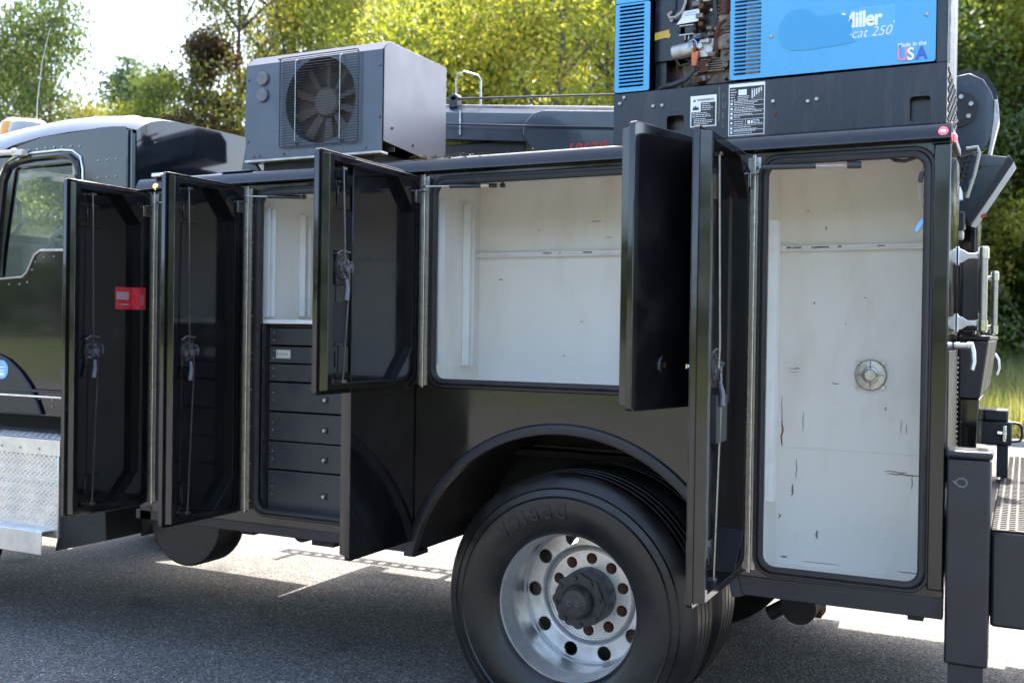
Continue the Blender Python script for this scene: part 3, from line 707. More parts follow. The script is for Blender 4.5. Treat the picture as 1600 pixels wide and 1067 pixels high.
def strut(p0, p1, frac0, frac1, rad=.0085):
    """gas strut from p0 to p1, cylinder between the two fractions, thin rod elsewhere"""
    p0, p1 = Vector(p0), Vector(p1); b = MB(); b.cyl(p0, p1, .0035, seg=8); o = b.build('gas_strut_rod', M['rod'], T)
    b = MB(); b.cyl(p0.lerp(p1, frac0), p0.lerp(p1, frac1), rad, seg=14)
    b.cyl(p0.lerp(p1, .97), p0.lerp(p1, 1.03), rad*1.05, seg=12); b.cyl(p0+Vector((0, 0, .0)), p0.lerp(p1, .03), rad*.8, seg=10)
    return b.build('gas_strut_cylinder', M['hose'], T)
D0 = door(-3.70, .472, .732, 1.478, 1, 90, 'door furthest to the front with a red sticker inside')
latch_set(D0, .472, 1.478, .727, .318)
D1 = door(-3.135, .464, .742, 1.466, 1, 90, 'second tall door, no sticker inside')
latch_set(D1, .464, 1.466, .724, .318)
D2 = door(-2.212, .662, 1.336, .876, 1, 90, 'short upper door hinged beside the wide white compartment')
latch_set(D2, .662, .876, .457, .503)
MB().box(.455, .575, -TH+.0035, -TH+.005, .185, .335).build('black_patch', M['bk'], D2)
D1b = door(-2.300, .450, .706, 1.50, -1, 90, 'rear half of the drawer compartment door pair, outer face showing')
D2b = door(-.930, .720, 1.338, .868, -1, 76, 'short upper door with its plain black outer face showing')
D3 = door(-.862, .570, .735, 1.472, 1, 90, 'tall door at the rear with a small box under its latch')
latch_set(D3, .570, 1.472, .725, .340)
b = MB(); b.box(.250, .375, -TH+.0035, -.018, .487, .640); o = b.build('latch_box', M['drawer'], D3, .003)
# outside handles (polished T locks)
for D_, w, zl, sgn in ((D3, .570, .735, 1),):
    X = lambda a: a*sgn
    b = MB(); b.cyl((X(w-.13), -TH-.0022, zl), (X(w-.13), -TH-.012, zl), .036, .032, 24); b.cyl((X(w-.13), -TH-.012, zl), (X(w-.13), -TH-.035, zl), .012, .010, 12); b.box(X(w-.17), X(w-.09), -TH-.042, -TH-.0351, zl-.008, zl+.008); b.build('door_handle', M['chrome'], D_, .002)
# thin grey strips, paler than the paint, along the free edges of the doors
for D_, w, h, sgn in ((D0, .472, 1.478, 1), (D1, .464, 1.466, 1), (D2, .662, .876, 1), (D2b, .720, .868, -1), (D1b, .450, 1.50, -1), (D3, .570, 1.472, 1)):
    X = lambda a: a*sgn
    e = MB(); e.tube([(X(.02), -TH-.0015, h-.0015), (X(w-.014), -TH-.0015, h-.0015), (X(w-.0015), -TH-.0015, h-.014), (X(w-.0015), -TH-.0015, .014), (X(w-.014), -TH-.0015, .0015)], .0016, 6); e.build('pale_outer_edge', M['edge_grey'], D_)
    e = MB(); e.tube([(X(.04), .0, h-.0185), (X(w-.019), .0, h-.0185), (X(w-.019), .0, .0185)], .0017, 6); e.build('pale_inner_edge', M['edge_grey'], D_)
# red sticker on door 0 with washed-out print
Y0 = -TH+.0035; Y0 = -TH+.0035; b = MB(); b.box(.0868, .186, Y0, Y0+.001, .917, 1.020); b.box(.0842, .0866, Y0, .0006, .917, 1.020); b.box(.050, .0840, .0007, .0013, .917, 1.020); st = b.build('red_sticker', M['redsticker'], D0)
b = MB(); Y1, Y2 = Y0+.0011, Y0+.0014; b.box(.105, .178, Y1, Y2, .962, .998); b.box(.105, .150, Y1, Y2, .937, .944); b.box(.076, .080, .0014, .0017, .935, .985); b.box(.064, .068, .0014, .0017, .94, .985)
for i in range(4): b.box(.154+.006*i, .156+.006*i, Y1, Y2, .936, .942)
b.build('faded_print', M['greytext'], st)
# struts
strut((-3.66, -.03, 2.152), (-3.40, .03, 2.152), .45, .93)
tag(strut((-3.115, -.055, 2.155), (-2.855, .035, 2.150), .40, .95), 'gas strut over the drawer compartment')
tag(strut((-2.19, -.055, 2.152), (-1.875, .035, 2.153), .34, .93), 'gas strut over the wide white compartment')
tag(strut((-.845, -.055, 2.150), (-.53, .0, 2.150), .05, .62), 'gas strut over the tall rear compartment')
b = MB(); b.cyl((-1.875, .035, 2.153), (-1.875, .035, 2.20), .004, seg=8); b.cyl((-.53, .0, 2.150), (-.53, .02, 2.19), .004, seg=8); b.cyl((-2.855, .035, 2.15), (-2.855, .035, 2.19), .004, seg=8)
b.cyl((-.55, -.004, 2.150), (-.505, .004, 2.150), .012, seg=12)
build_each(b, 'strut_pin', M['hose'], T)
b = MB(); b.tube([(-1.955, .0035, 2.152), (-1.925, .0125, 2.152)], .0088, 14); b.build('strut_label', M['stkwhite'], T)
# ---- underbody
box('chassis_rail', M['dark'], T, -7.6, -.2, .80, .88, .62, .88, .01)
box('chassis_rail', M['dark'], T, -7.6, -.2, 1.56, 1.64, .62, .88, .01)
box('bay_floor', M['dark'], T, -3.76, -.226, .53, 1.92, 1.02, 1.05, .004)
b = MB(); b.cyl((WX, .30, WZ), (WX, 2.15, WZ), .085, seg=20); b.lathe([(.0, -.22), (.16, -.20), (.23, -.08), (.24, .0), (.23, .08), (.16, .20), (.0, .22)], (WX, 1.22, WZ), 'y', 24)
b.build('rear_axle', M['dark'], T)
b = MB(); b.box(-2.25, -.95, .90, .98, .60, .68); b.box(-1.75, -1.40, .86, 1.0, .56, .78); build_each(b, 'leaf_spring', M['rust'], T, bevel=.006)
b = MB(); b.box(-.86, -.74, .78, .90, .40, .63); b.hexa([(-.80, .60, .56), (-.70, .60, .60), (-.70, .66, .60), (-.80, .66, .56), (-.78, .60, .60), (-.68, .60, .64), (-.68, .66, .64), (-.78, .66, .60)]); b.box(-.90, -.66, .70, 1.1, .60, .64)
b.build('rusty_bracket', M['rust'], T, .004)
b = MB(); b.cyl((-.80, .60, .48), (-.80, .9, .48), .07, seg=18); b.cyl((-.95, .75, .40), (-.70, .78, .56), .03, seg=12); b.build('brake_chamber', M['dark'], T)
# small items hanging below the sill
b = MB(); b.box(-2.78, -2.66, .02, .20, .628, .655); b.cyl((-2.90, .10, .662), (-2.90, .18, .662), .05, seg=18); b.box(-3.18, -3.10, .02, .12, .638, .655); b.box(-.335, -.285, .01, .06, .638, .655); b.box(-2.30, -2.245, .01, .12, .635, .655)
build_each(b, 'sill_bumper', M['dark'], T, bevel=.004)
b = MB(); b.cyl((-3.685, .20, .625), (-3.685, .38, .625), .228, seg=40); b.build('round_tank', M['rubber'], T, .01)
b = MB(); b.extr([(-4.38, .43), (-4.02, .52), (-4.03, .66), (-4.32, .66)], [], XZ, .02, .30); b.build('step_bracket', M['dark'], T, .004)
b = MB(); b.extr([(-4.03, .50), (-3.90, .62), (-3.90, .70), (-4.03, .70)], [], XZ, .25, .6); b.build('step_bracket', M['dark'], T, .004)
b = MB(); b.box(-3.775, -3.70, -.004, .03, .655, .72); b.build('front_corner_foot', M['satin'], T, .003)
# far side of the body and its step
b = MB(); b.box(-3.76, -2.27, 1.92, 2.50, .66, 2.27); b.box(-.90, -.226, 1.92, 2.50, .48, 2.27); b.box(-2.268, -.902, 1.92, 2.50, 1.22, 2.27)  # rear box lowered and outer face pushed out to place the shadow edge
build_each(b, 'far_side_compartment', M['black'], T, bevel=.006)
b = MB(); hl = [circle(-4.62+i*.105, 2.62, .030, 10) for i in range(14)]
b.extr([(-4.72, 2.56), (-3.22, 2.56), (-3.16, 2.62), (-3.22, 2.68), (-4.72, 2.68)], hl, XY, .545, .55); b.build('far_side_step', M['alu_flat'], T)
b = MB(); b.box(-4.60, -4.55, 2.42, 2.60, .55, .66); b.box(-3.34, -3.29, 2.42, 2.60, .55, .66); build_each(b, 'step_hanger', M['dark'], T)
MB().box(-3.922, -3.763, .25, 2.62, .66, 2.05).build('cab_gap_sun_blocker', M['dark'], T, .01)  # added to keep sun from slipping between cab and body
MB().box(-2.24, -.89, .70, .71, .80, 1.30).build('inner_fender', M['dark'], T)
MB().box(-1.06, -.902, 1.95, 2.5, .28, 1.2).build('far_side_sun_blocker', M['dark'], T)  # unseen box, added to block a sun patch behind the far tyre
# ---- marker lights
def marker(name, x, z, m, hot, y=-.026):
    b = MB(); b.lathe([(.0, -.010), (.008, -.009), (.014, -.005), (.0155, 0)], (x, y, z), 'y', 20); o = b.build(name, m, T)
    b = MB()
    for dx in (-.004, .004): b.cyl((x+dx, y-.0095, z), (x+dx, y-.0115, z), .0028, seg=8)
    b.build('led', hot, o)
marker('red_marker_light', -.249, 2.238, M['ledred'], M['ledhot'])
marker('amber_marker_light', -3.672, 2.228, M['ledamb'], M['ledamb'], y=-.026)
b = MB(); b.lathe([(.0, .010), (.008, .009), (.014, .005), (.0155, 0)], (-.2238, .10, 2.238), 'x', 20); b.build('red_marker_light', M['ledred'], T)
b = MB(); b.box(-3.70, -3.64, -.029, .04, 2.2745, 2.292); b.build('front_rail_end', M['alu_flat'], T, .003)

# ---- drawer cabinet (sits in the compartment)
DC = empty('drawer_cabinet', (0, 0, 0)); tag(DC, 'grey seven-drawer steel cabinet inside the compartment beside the two front doors', 'drawer cabinet')
b = MB(); b.box(-3.098, -3.062, .035, .47, .676, 1.588); b.box(-2.318, -2.28, .035, .47, .676, 1.588); b.box(-3.061, -2.319, .44, .47, .676, 1.588); b.box(-3.061, -2.319, .075, .44, .676, .70); b.box(-3.061, -2.319, .075, .439, 1.575, 1.588)
b.build('cabinet_frame', M['hubblack'], DC, .001)
b = MB(); b.box(-3.100, -3.072, .012, .034, .70, 1.59); b.build('cabinet_side_trim', M['silver'], DC, .002)
for i in range(8): box('slide_stop', M['bk'], DC, -3.071, -3.058, .030, .0345, [.86, 1.0, 1.13, 1.27, 1.375, 1.46, 1.54, .80][i], [.868, 1.008, 1.138, 1.278, 1.383, 1.468, 1.548, .808][i])
zs = [(.753, .935), (.942, 1.064), (1.070, 1.195), (1.203, 1.328), (1.336, 1.411), (1.418, 1.490), (1.498, 1.572)]
for i, (z0, z1) in enumerate(zs):
    d = MB(); d.box(-3.052, -2.335, .055, .060, z0, z1); d.box(-3.05, -2.337, .0601, .40, z0+.01, z1-.008)
    d = d.build('drawer', M['drawer'], DC, .0015)
    k = MB()
    for zz in ((z0+z1)/2-.016, (z0+z1)/2+.018): k.cyl((-3.028, .0549, zz), (-3.028, .052, zz), .0032, seg=8)
    build_each(k, 'drawer_screw', M['silver'], d)
    k = MB(); zc = (z0+z1)/2-.004
    k.extr([(-2.768, zc), (-2.752, zc+.012), (-2.725, zc+.013), (-2.725, zc-.013), (-2.752, zc-.012)], [], XZ, .0545, .050)
    k.build('latch_plate', M['bk'], d, .001)
    k = MB(); k.cyl((-2.735, .0498, zc), (-2.735, .036, zc), .0085, .0078, 14); k.build('drawer_knob', M['silver'], d)
lb = box('maker_label', M['stkwhite'], DC, -3.014, -2.934, .0535, .0545, 1.438, 1.476)
for i, (x, w, h) in enumerate(((-3.008, .010, .016), (-2.995, .006, .008), (-2.986, .005, .008), (-2.977, .004, .012), (-2.970, .006, .008), (-2.961, .004, .014), (-2.953, .008, .008))):
    box('worn_lettering', M['scuff'], lb, x, x+w*.55, .0530, .0534, 1.452, 1.452+h)

# ---- wheels
def tyre_mesh(y0, w, dark=False):
    b = MB(); r = .5225; s_ = w/.28
    P = [(.288, .030), (.295, .020), (.303, .010), (.318, .002), (.345, -.008), (.375, -.016), (.405, -.018), (.432, -.014), (.437, -.018), (.441, -.012), (.465, -.004), (.468, -.008), (.472, .000),
         (.492, .010), (.506, .020), (.5165, .032), (r, .042)]
    y = .042
    for k in range(4):
        wr = .0375; P += [(r+.001, y+wr), (r+.001-.011, y+wr+.002), (r-.010, y+wr+.010), (r+.001, y+wr+.012)]; y += wr+.012
    P += [(r, .238), (.5165, .248), (.492, .270), (.441, .290), (.375, .296), (.318, .280), (.288, .250)]
    b.lathe([(a, y0+h*s_) for a, h in P], (WX, 0, WZ), 'y', 96)
    b.v = [(x, y, max(z, .002)) for x, y, z in b.v]
    return b
def tread_mat():
    m = mat('tyre_tread_rubber', (.016, .016, .017), .5, base2=(.030, .028, .026), nscale=9, rough2=.65); t = m.node_tree; N = t.nodes; L = t.links
    return m
def wheel(x, y_face, full=True, flip=False):
    """outer dual wheel built at WX then moved"""
    def fin(o):
        return o
    b = MB()
    # rim: flange, barrel
    b.lathe([(.298, .018), (.3035, .010), (.3035, .003), (.300, .000), (.293, .001), (.288, .008), (.285, .020), (.281, .045), (.274, .062), (.270, .075), (.271, .10), (.277, .15), (.280, .19), (.278, .205), (.272, .212)], (WX, y_face, WZ), 'y', 96)
    # disc with hand holes, dished inward
    def dish(a, c, d):
        r = math.hypot(a-WX, c-WZ); k = min(1, max(0, (r-.185)/.088))
        return (a, y_face+.228+d, c)
    holes = [circle(WX+.238*math.cos(R(36*i)), WZ+.238*math.sin(R(36*i)), .0305, 20) for i in range(10)]
    for rr0, rr1 in ():
        pass
    b.extr(circle(WX, WZ, .2695, 80), holes+[circle(WX, WZ, .2065, 80)], dish, 0, .012)
    b.lathe([(.2735, .214), (.272, .221), (.2693, .228)], (WX, y_face, WZ), 'y', 80); b.lathe([(.2067, .228), (.201, .231), (.191, .243), (.186, .250)], (WX, y_face, WZ), 'y', 80)
    st = [circle(WX+.1475*math.cos(R(16+36*i)), WZ+.1475*math.sin(R(16+36*i)), .0235, 16) for i in range(10)]
    b.extr(circle(WX, WZ, .1795, 80), st+[circle(WX, WZ, .1125, 48)], XZ, y_face+.250, y_face+.262)
    b.lathe([(.1862, .251), (.186, .2475), (.1835, .2445), (.1805, .246), (.1795, .250)], (WX, y_face, WZ), 'y', 80)
    # hand hole rims
    for i in range(10):
        cx_, cz_ = WX+.238*math.cos(R(36*i)), WZ+.238*math.sin(R(36*i))
        b.tube([dish(a, c_, .001) for a, c_ in circle(cx_, cz_, .031, 20)], .0022, 6, closed=True)
    w = b.build('wheel', M['alu'], T, angle=28)
    ty = tyre_mesh(y_face-.030, .28).build('tyre', M['rubber'], w, angle=24)
    for i in range(10):
        cx_, cz_ = WX+.1475*math.cos(R(16+36*i)), WZ+.1475*math.sin(R(16+36*i)); k = MB()
        k.cyl((cx_, y_face+.2615, cz_), (cx_, y_face+.2585, cz_), .023, seg=14); k.cyl((cx_, y_face+.2585, cz_), (cx_, y_face+.249, cz_), .0175, .0165, 6); k.cyl((cx_, y_face+.249, cz_), (cx_, y_face+.243, cz_), .007, seg=8)
        k.build('wheel_nut', M['rust'], w)
    k = MB(); k.lathe([(.1120, .262), (.1120, .21), (.108, .150), (.104, .145), (.0, .145)], (WX, y_face, WZ), 'y', 48); k.build('hub', M['hubgrey'], w)
    k = MB(); lob = []
    for i in range(64):
        t = 2*PI*i/64; r_ = .1035+.0085*max(0, math.cos(8*t))**.7; lob.append((WX+r_*math.cos(t), WZ+r_*math.sin(t)))
    k.extr(lob, [], XZ, y_face+.1445, y_face+.120); k.lathe([(.068, .1199), (.068, .108), (.062, .086), (.052, .076), (.030, .073), (.0, .072)], (WX, y_face, WZ), 'y', 40)
    hc = k.build('hub_cap', M['hubblack'], w, .0015)
    for i in range(8):
        t = R(45*i+8); k = MB(); q = (WX+.093*math.cos(t), WZ+.093*math.sin(t)); k.cyl((q[0], y_face+.1195, q[1]), (q[0], y_face+.110, q[1]), .0095, .0085, 6); k.build('cap_bolt', M['hubblack'], w)
    k = MB()
    for dx in (-.018, .014):
        k.tube([(WX+dx+.008*math.cos(t*.7), y_face+.072, WZ+.008*math.sin(t*.7)) for t in range(9)], .0015, 5, closed=True)
    k.build('cap_emboss', M['hubgrey'], w)
    k = MB(); k.cyl((WX, y_face+.300, WZ), (WX, y_face+.42, WZ), .21, seg=48); k.build('brake_drum', M['dark'], w)
    # moulded lettering near the top of the sidewall, feet towards the tread
    txt = 'DEBICA'; ang0 = 0
    for i, ch in enumerate(txt):
        a = R([91.0, 99.5, 108.5, 115.5, 122.5, 131.5][i]); me = text_mesh(ch, .075, extrude=.0010, offset=.0015, align='CENTER', sx=.80 if ch != 'I' else 1.0).copy()
        me.materials.clear(); me.materials.append(M['tyretext'])
        r_ = .408
        o = link('tyre_letter', me, w)
        # local text x -> tangent, text y -> towards hub
        tx = Vector((-math.sin(a), 0, math.cos(a))); ty_ = Vector((-math.cos(a), 0, -math.sin(a))); tz = Vector((0, -1, 0))
        pos = Vector((WX+r_*math.cos(a), y_face-.0485, WZ+r_*math.sin(a)))
        o.matrix_world = Matrix(((tx.x, ty_.x, tz.x, pos.x), (tx.y, ty_.y, tz.y, pos.y), (tx.z, ty_.z, tz.z, pos.z), (0, 0, 0, 1)))
    return w
W1 = wheel(WX, .05); W1['label'] = 'outer rear wheel with polished rim and rusty nuts'
k = tyre_mesh(.36, .28).build('inner_rear_tyre', M['rubber'], T, angle=24)
k = MB(); k.lathe([(.29, .36), (.27, .42), (.25, .60), (.29, .66)], (WX, 0, WZ), 'y', 48); k.build('inner_rear_rim', M['alu_flat'], T)
for y0 in (1.88, 2.20): tyre_mesh(y0, .28).build('far_side_tyre', M['rubber'], T, angle=24)
# front wheels (mostly left of the picture)
for y0 in (.06, 2.08):
    ft = tyre_mesh(y0, .28).build('front_tyre', M['rubber'], T, angle=24, loc=(-4.04, 0, 0))
    k = MB(); k.lathe([(.30, y0+.04), (.28, y0+.05), (.26, y0+.12), (.20, y0+.06), (.11, y0+.02), (.10, y0-.03), (.0, y0-.04)], (WX-4.04, 0, WZ), 'y', 48); k.build('front_rim', M['alu'], T)

# ================================================================== CAB
CY0, CY1 = .10, 2.28        # near and far side planes
cab_out = [(-3.94, 1.10), (-3.94, 2.50), (-4.2, 2.585), (-4.6, 2.585), (-4.95, 2.53), (-5.30, 2.43), (-5.55, 2.32), (-5.95, 1.98), (-6.02, 1.10)]
win = [(-4.37, 2.392), (-4.355, 2.36), (-4.365, 1.955), (-4.60, 1.957), (-4.645, 1.935), (-4.70, 1.845), (-4.735, 1.822), (-4.905, 1.812), (-4.885, 2.0), (-4.845, 2.20), (-4.805, 2.385), (-4.79, 2.40), (-4.40, 2.405)]
b = MB(); b.extr([(-3.96, 1.10), (-3.96, 2.545), (-4.2, 2.565), (-4.6, 2.552), (-4.95, 2.48), (-5.30, 2.37), (-5.5, 2.28), (-5.9, 1.95), (-5.98, 1.10)], [win], XZ, CY0, CY0+.03)
cs = b.build('cab_side_panel', M['cab'], T, .003)
b = MB(); b.extr([(-3.96, 1.10), (-3.96, 2.545), (-4.2, 2.565), (-4.6, 2.552), (-4.95, 2.48), (-5.30, 2.37), (-5.5, 2.28), (-5.9, 1.95), (-5.98, 1.10)], [win], XZ, CY1-.03, CY1); b.build('cab_side_panel', M['cab'], T, .003)
# curved roof: profile in x swept across y with rounded sides
xs = [-3.93, -4.0, -4.2, -4.4, -4.6, -4.8, -5.0, -5.25, -5.5, -5.8]
zr = [2.612, 2.628, 2.655, 2.672, 2.675, 2.665, 2.648, 2.62, 2.58, 2.50]
ze = [2.535, 2.552, 2.563, 2.560, 2.550, 2.525, 2.475, 2.42, 2.36, 2.28]
ys = [0, .008, .025, .055, .10, .17, .30, .55, 1.09, 1.63, 1.88, 2.01, 2.08, 2.125, 2.155, 2.172, 2.18]
def edge(t):  # 0..1 height blend from the side edge
    d = min(t, 2.18-t); return min(1, (1-(1-min(d/.26, 1))**2.6)) if d < .26 else 1
b = MB(); ny = len(ys)
for x, a_, e_ in zip(xs, zr, ze):
    for y in ys:
        k = edge(y); crown = .03*(1-((y-1.09)/1.09)**2)
        b.v.append((x-(.0 if True else 0), CY0-.002+y, e_+(a_-e_)*k+crown*min(1, k)))
for i in range(len(xs)-1):
    for j in range(ny-1): b.face((i*ny+j, i*ny+j+1, (i+1)*ny+j+1, (i+1)*ny+j))
b.build('cab_roof', M['cab'], T, angle=60)
# back wall with rounded top
b = MB(); vs = []
for y in ys:
    k = edge(y); crown = .03*(1-((y-1.09)/1.09)**2)
    zt = 2.535+.077*k+crown*k
    vs += [(-3.93, CY0-.002+y, 1.10), (-3.925, CY0-.002+y, 2.38), (-3.93, CY0-.002+y, zt)]
b.v = vs
for j in range(ny-1):
    for q in range(2): b.face((3*j+q, 3*j+q+1, 3*j+q+4, 3*j+q+3))
b.build('cab_back_wall', M['cab'], T, angle=50)
# raised rear pillar panel and bright corner seam
b = MB(); b.extr([(-4.215, 1.25), (-3.995, 1.25), (-3.995, 2.558), (-4.10, 2.566), (-4.215, 2.567)], [], XZ, CY0-.005, CY0-.0005); b.build('rear_pillar_panel', M['cab'], T, .002)
b = MB(); b.cyl((-3.985, CY0-.004, 1.2), (-3.985, CY0-.004, 2.54), .006, seg=8); b.cyl((-3.948, CY0, 1.2), (-3.948, CY0, 2.52), .014, seg=12); b.build('corner_seam', M['boom'], T)
# rivets
b = MB(); g = random.Random(2)
def riv(x, z, y=CY0-.001): b.cyl((x, y, z), (x, y-.005, z), .0062, .004, 8)
for i in range(9): riv(-4.82+i*.062, 2.478+.012*math.sin(i*.35), )
for i in range(3):
    riv(-4.185+i*.062, 2.40, CY0-.005); riv(-4.185+i*.062, 2.315, CY0-.005)
for x, z in ((-4.30, 2.33), (-4.30, 2.24), (-4.43, 1.925), (-4.50, 1.925), (-4.575, 1.925), (-4.64, 1.90), (-4.665, 1.86), (-4.70, 1.795), (-4.76, 1.785), (-4.84, 1.785), (-4.43, 1.75), (-4.43, 1.6)): riv(x, z)
for x in (-4.50, -4.60, -4.68, -4.74, -4.80, -4.86, -4.90):
    for z in (1.185, 1.150): riv(x, z)
tag(b.build('cab_rivets', M['steel'], T), kind='stuff')
b = MB()
for i in range(7): b.cyl((-3.925, .30+i*.11, 2.29-.006*i), (-3.920, .30+i*.11, 2.29-.006*i), .007, .005, 8)
tag(b.build('back_wall_rivets', M['steel'], T), kind='stuff')
# door frame moulding round the window
fr = [(-4.295, 1.60), (-4.297, 2.36), (-4.315, 2.43), (-4.37, 2.462), (-4.45, 2.470), (-4.66, 2.468), (-4.80, 2.458), (-4.88, 2.43), (-4.925, 2.36), (-4.96, 2.1), (-5.0, 1.7)]
b = MB(); b.tube([(x, CY0-.004, z) for x, z in fr], .007, 8); b.build('door_frame_edge', M['chrome'], T)
b = MB(); b.tube([(x*1+(-4.6-x)*.10, CY0-.006, z-.028 if z > 2.3 else z) for x, z in fr], .016, 8); b.build('door_frame_tube', M['cab'], T)
b = MB(); b.tube([(x, CY0-.003, z) for x, z in [(-4.36, 1.957), (-4.60, 1.959), (-4.645, 1.937), (-4.70, 1.847), (-4.735, 1.824), (-4.91, 1.814)]], .008, 8); b.build('window_sill_trim', M['steel'], T)
b = MB(); b.extr([(-4.372, 1.94), (-4.372, 2.39), (-4.80, 2.39), (-4.90, 1.80), (-4.73, 1.81), (-4.64, 1.93)], [], XZ, CY0+.012, CY0+.016); b.build('cab_window_glass', M['glass'], T)
# far window and windshield glass, pillars and trim inside
b = MB(); b.extr([(-4.372, 1.94), (-4.372, 2.39), (-4.80, 2.39), (-4.90, 1.80), (-4.73, 1.81), (-4.64, 1.93)], [], XZ, CY1-.018, CY1-.014); b.build('cab_window_glass', M['glass'], T)
b = MB(); b.hexa([(-6.00, .16, 2.05), (-5.995, .16, 2.05), (-5.995, 2.22, 2.05), (-6.00, 2.22, 2.05), (-5.79, .16, 2.50), (-5.785, .16, 2.50), (-5.785, 2.22, 2.50), (-5.79, 2.22, 2.50)]); b.build('windshield', M['glass'], T)
b = MB(); b.box(-5.95, -5.35, .135, 2.24, 1.70, 2.105); b.box(-5.5, -5.10, .40, 1.1, 1.62, 2.04); b.build('dashboard', M['beige'], T, .03)
b = MB(); b.box(-5.099, -5.09, .50, .72, 1.90, 2.0); b.build('dash_vent', M['hubblack'], T, .01)
b = MB(); b.box(-4.9, -4.0, .14, 2.24, 1.12, 1.16); b.box(-3.99, -3.96, .135, 2.245, 1.2, 2.50); b.box(-5.3, -4.0, .40, 2.0, 2.615, 2.625); b.build('cab_inner_trim', M['beige'], T, .004)
b = MB(); b.box(-4.55, -4.05, .35, .85, 1.3, 1.55); b.box(-4.18, -4.05, .36, .84, 1.56, 2.05); b.build('driver_seat', M['hubblack'], T, .05)
ring = []
for i in range(28):
    t = 2*PI*i/28; ring.append((-5.00+.11*math.cos(t), .72+.21*math.sin(t), 2.085+.085*math.cos(t)))
b = MB(); b.tube(ring, .016, 10, closed=True); b.build('steering_wheel', M['white_clean'], T)
b = MB(); b.cyl((-5.00, .72, 2.07), (-5.15, .72, 1.90), .03, seg=12); b.tube([ring[7], (-5.01, .72, 2.07), ring[21]], .012, 8); b.build('steering_column', M['hubblack'], T)
b = MB(); b.tube([(-5.03, .16, 2.30), (-4.96, .20, 2.285), (-4.90, .20, 2.22), (-4.89, .20, 2.12), (-4.93, .20, 2.06), (-5.02, .16, 2.05)], .013, 10); b.build('grab_handle', M['beige'], T)
# windshield frame, hood
b = MB(); b.hexa([(-6.0, .10, 1.95), (-5.92, .10, 1.95), (-5.92, .16, 1.95), (-6.0, .16, 1.95), (-5.80, .10, 2.33), (-5.7, .10, 2.33), (-5.7, .16, 2.33), (-5.80, .16, 2.33)])
b.hexa([(-6.0, 2.22, 1.95), (-5.92, 2.22, 1.95), (-5.92, 2.28, 1.95), (-6.0, 2.28, 1.95), (-5.80, 2.22, 2.33), (-5.7, 2.22, 2.33), (-5.7, 2.28, 2.33), (-5.80, 2.28, 2.33)]); build_each(b, 'windshield_pillar', M['cab'], T, bevel=.01)
b = MB(); b.hexa([(-7.6, .45, 1.0), (-6.02, .25, 1.0), (-6.02, 2.13, 1.0), (-7.6, 1.93, 1.0), (-7.5, .55, 1.72), (-6.02, .30, 2.03), (-6.02, 2.08, 2.03), (-7.5, 1.83, 1.72)]); b.build('hood', M['cab'], T, .06, segs=4)
b = MB(); b.box(-7.72, -7.6, .3, 2.1, .5, .85); b.build('front_bumper', M['chrome'], T, .03)
# lower side: rounded dark plate, chrome strip, round sticker
b = MB(); b.extr([(-5.1, 1.105), (-4.565, 1.105), (-4.60, 1.17), (-4.66, 1.26), (-4.735, 1.33), (-4.83, 1.39), (-4.91, 1.415), (-5.1, 1.42)], [], XZ, CY0-.020, CY0-.0005); b.build('dark_rounded_plate', M['satin'], T, .008)
b = MB(); b.cyl((-4.868, CY0-.0205, 1.333), (-4.868, CY0-.0215, 1.333), .050, seg=28); s1 = b.build('round_sticker', M['stkblue'], T)
b = MB(); b.box(-4.895, -4.845, CY0-.0222, CY0-.0217, 1.325, 1.331); b.box(-4.880, -4.848, CY0-.0222, CY0-.0217, 1.300, 1.318); b.box(-4.90, -4.84, CY0-.0222, CY0-.0217, 1.343, 1.348); b.build('sticker_print', M['wt'], s1)
b = MB(); b.box(-5.1, -4.22, CY0-.028, CY0-.0205, 1.196, 1.206); b.build('bright_strip', M['chrome'], T, .002)
b = MB(); b.box(-5.1, -4.22, CY0-.026, CY0-.0205, 1.222, 1.236); b.build('dark_strip', M['satin'], T, .002)
b = MB(); b.box(-6.3, -3.95, .35, 2.1, .82, 1.09); b.build('cab_underframe', M['dark'], T, .01)
# mirror arm at upper left
b = MB(); b.cyl((-5.3, CY0-.03, 2.485), (-4.765, CY0-.03, 2.475), .014, seg=12); b.box(-4.77, -4.70, CY0-.045, CY0-.003, 2.455, 2.485); b.cyl((-4.785, CY0-.03, 2.475), (-4.765, CY0-.03, 2.475), .022, seg=12); b.build('mirror_arm', M['cream'], T, .003)
# beacon, antenna, roof fittings
bc = MB(); bc.lathe([(.12, 0), (.125, .02), (.115, .07), (.08, .095), (.0, .10)], (-5.57, .80, 2.745), 'z', 28); bc = bc.build('beacon_base', M['beaconw'], T)
k = MB(); k.lathe([(.09, 0), (.095, .03), (.08, .10), (.04, .13), (.0, .135)], (-5.71, .80, 2.735), 'z', 24); k.build('beacon_lens', M['amber'], T)
k = MB(); k.box(-5.85, -5.30, .7, .9, 2.50, 2.745); k.build('beacon_mount', M['cab'], T, .02)
k = MB(); k.tube([(-5.515, .8, 2.70), (-5.51, .8, 2.95), (-5.47, .8, 3.2), (-5.40, .8, 3.40)], [.004, .0035, .003, .002], 6); k.build('antenna', M['beaconw'], T)
k = MB(); k.cyl((-4.86, .62, 2.705), (-4.70, .62, 2.71), .022, .015, 16); k.lathe([(.040, 0), (.026, .03), (.022, .06)], (-4.885, .62, 2.705), 'x', 18); k.build('air_horn', M['chrome'], T)
k = MB(); k.box(-4.50, -4.38, .50, .60, 2.69, 2.725); k.build('roof_marker_box', M['wt'], T, .012)
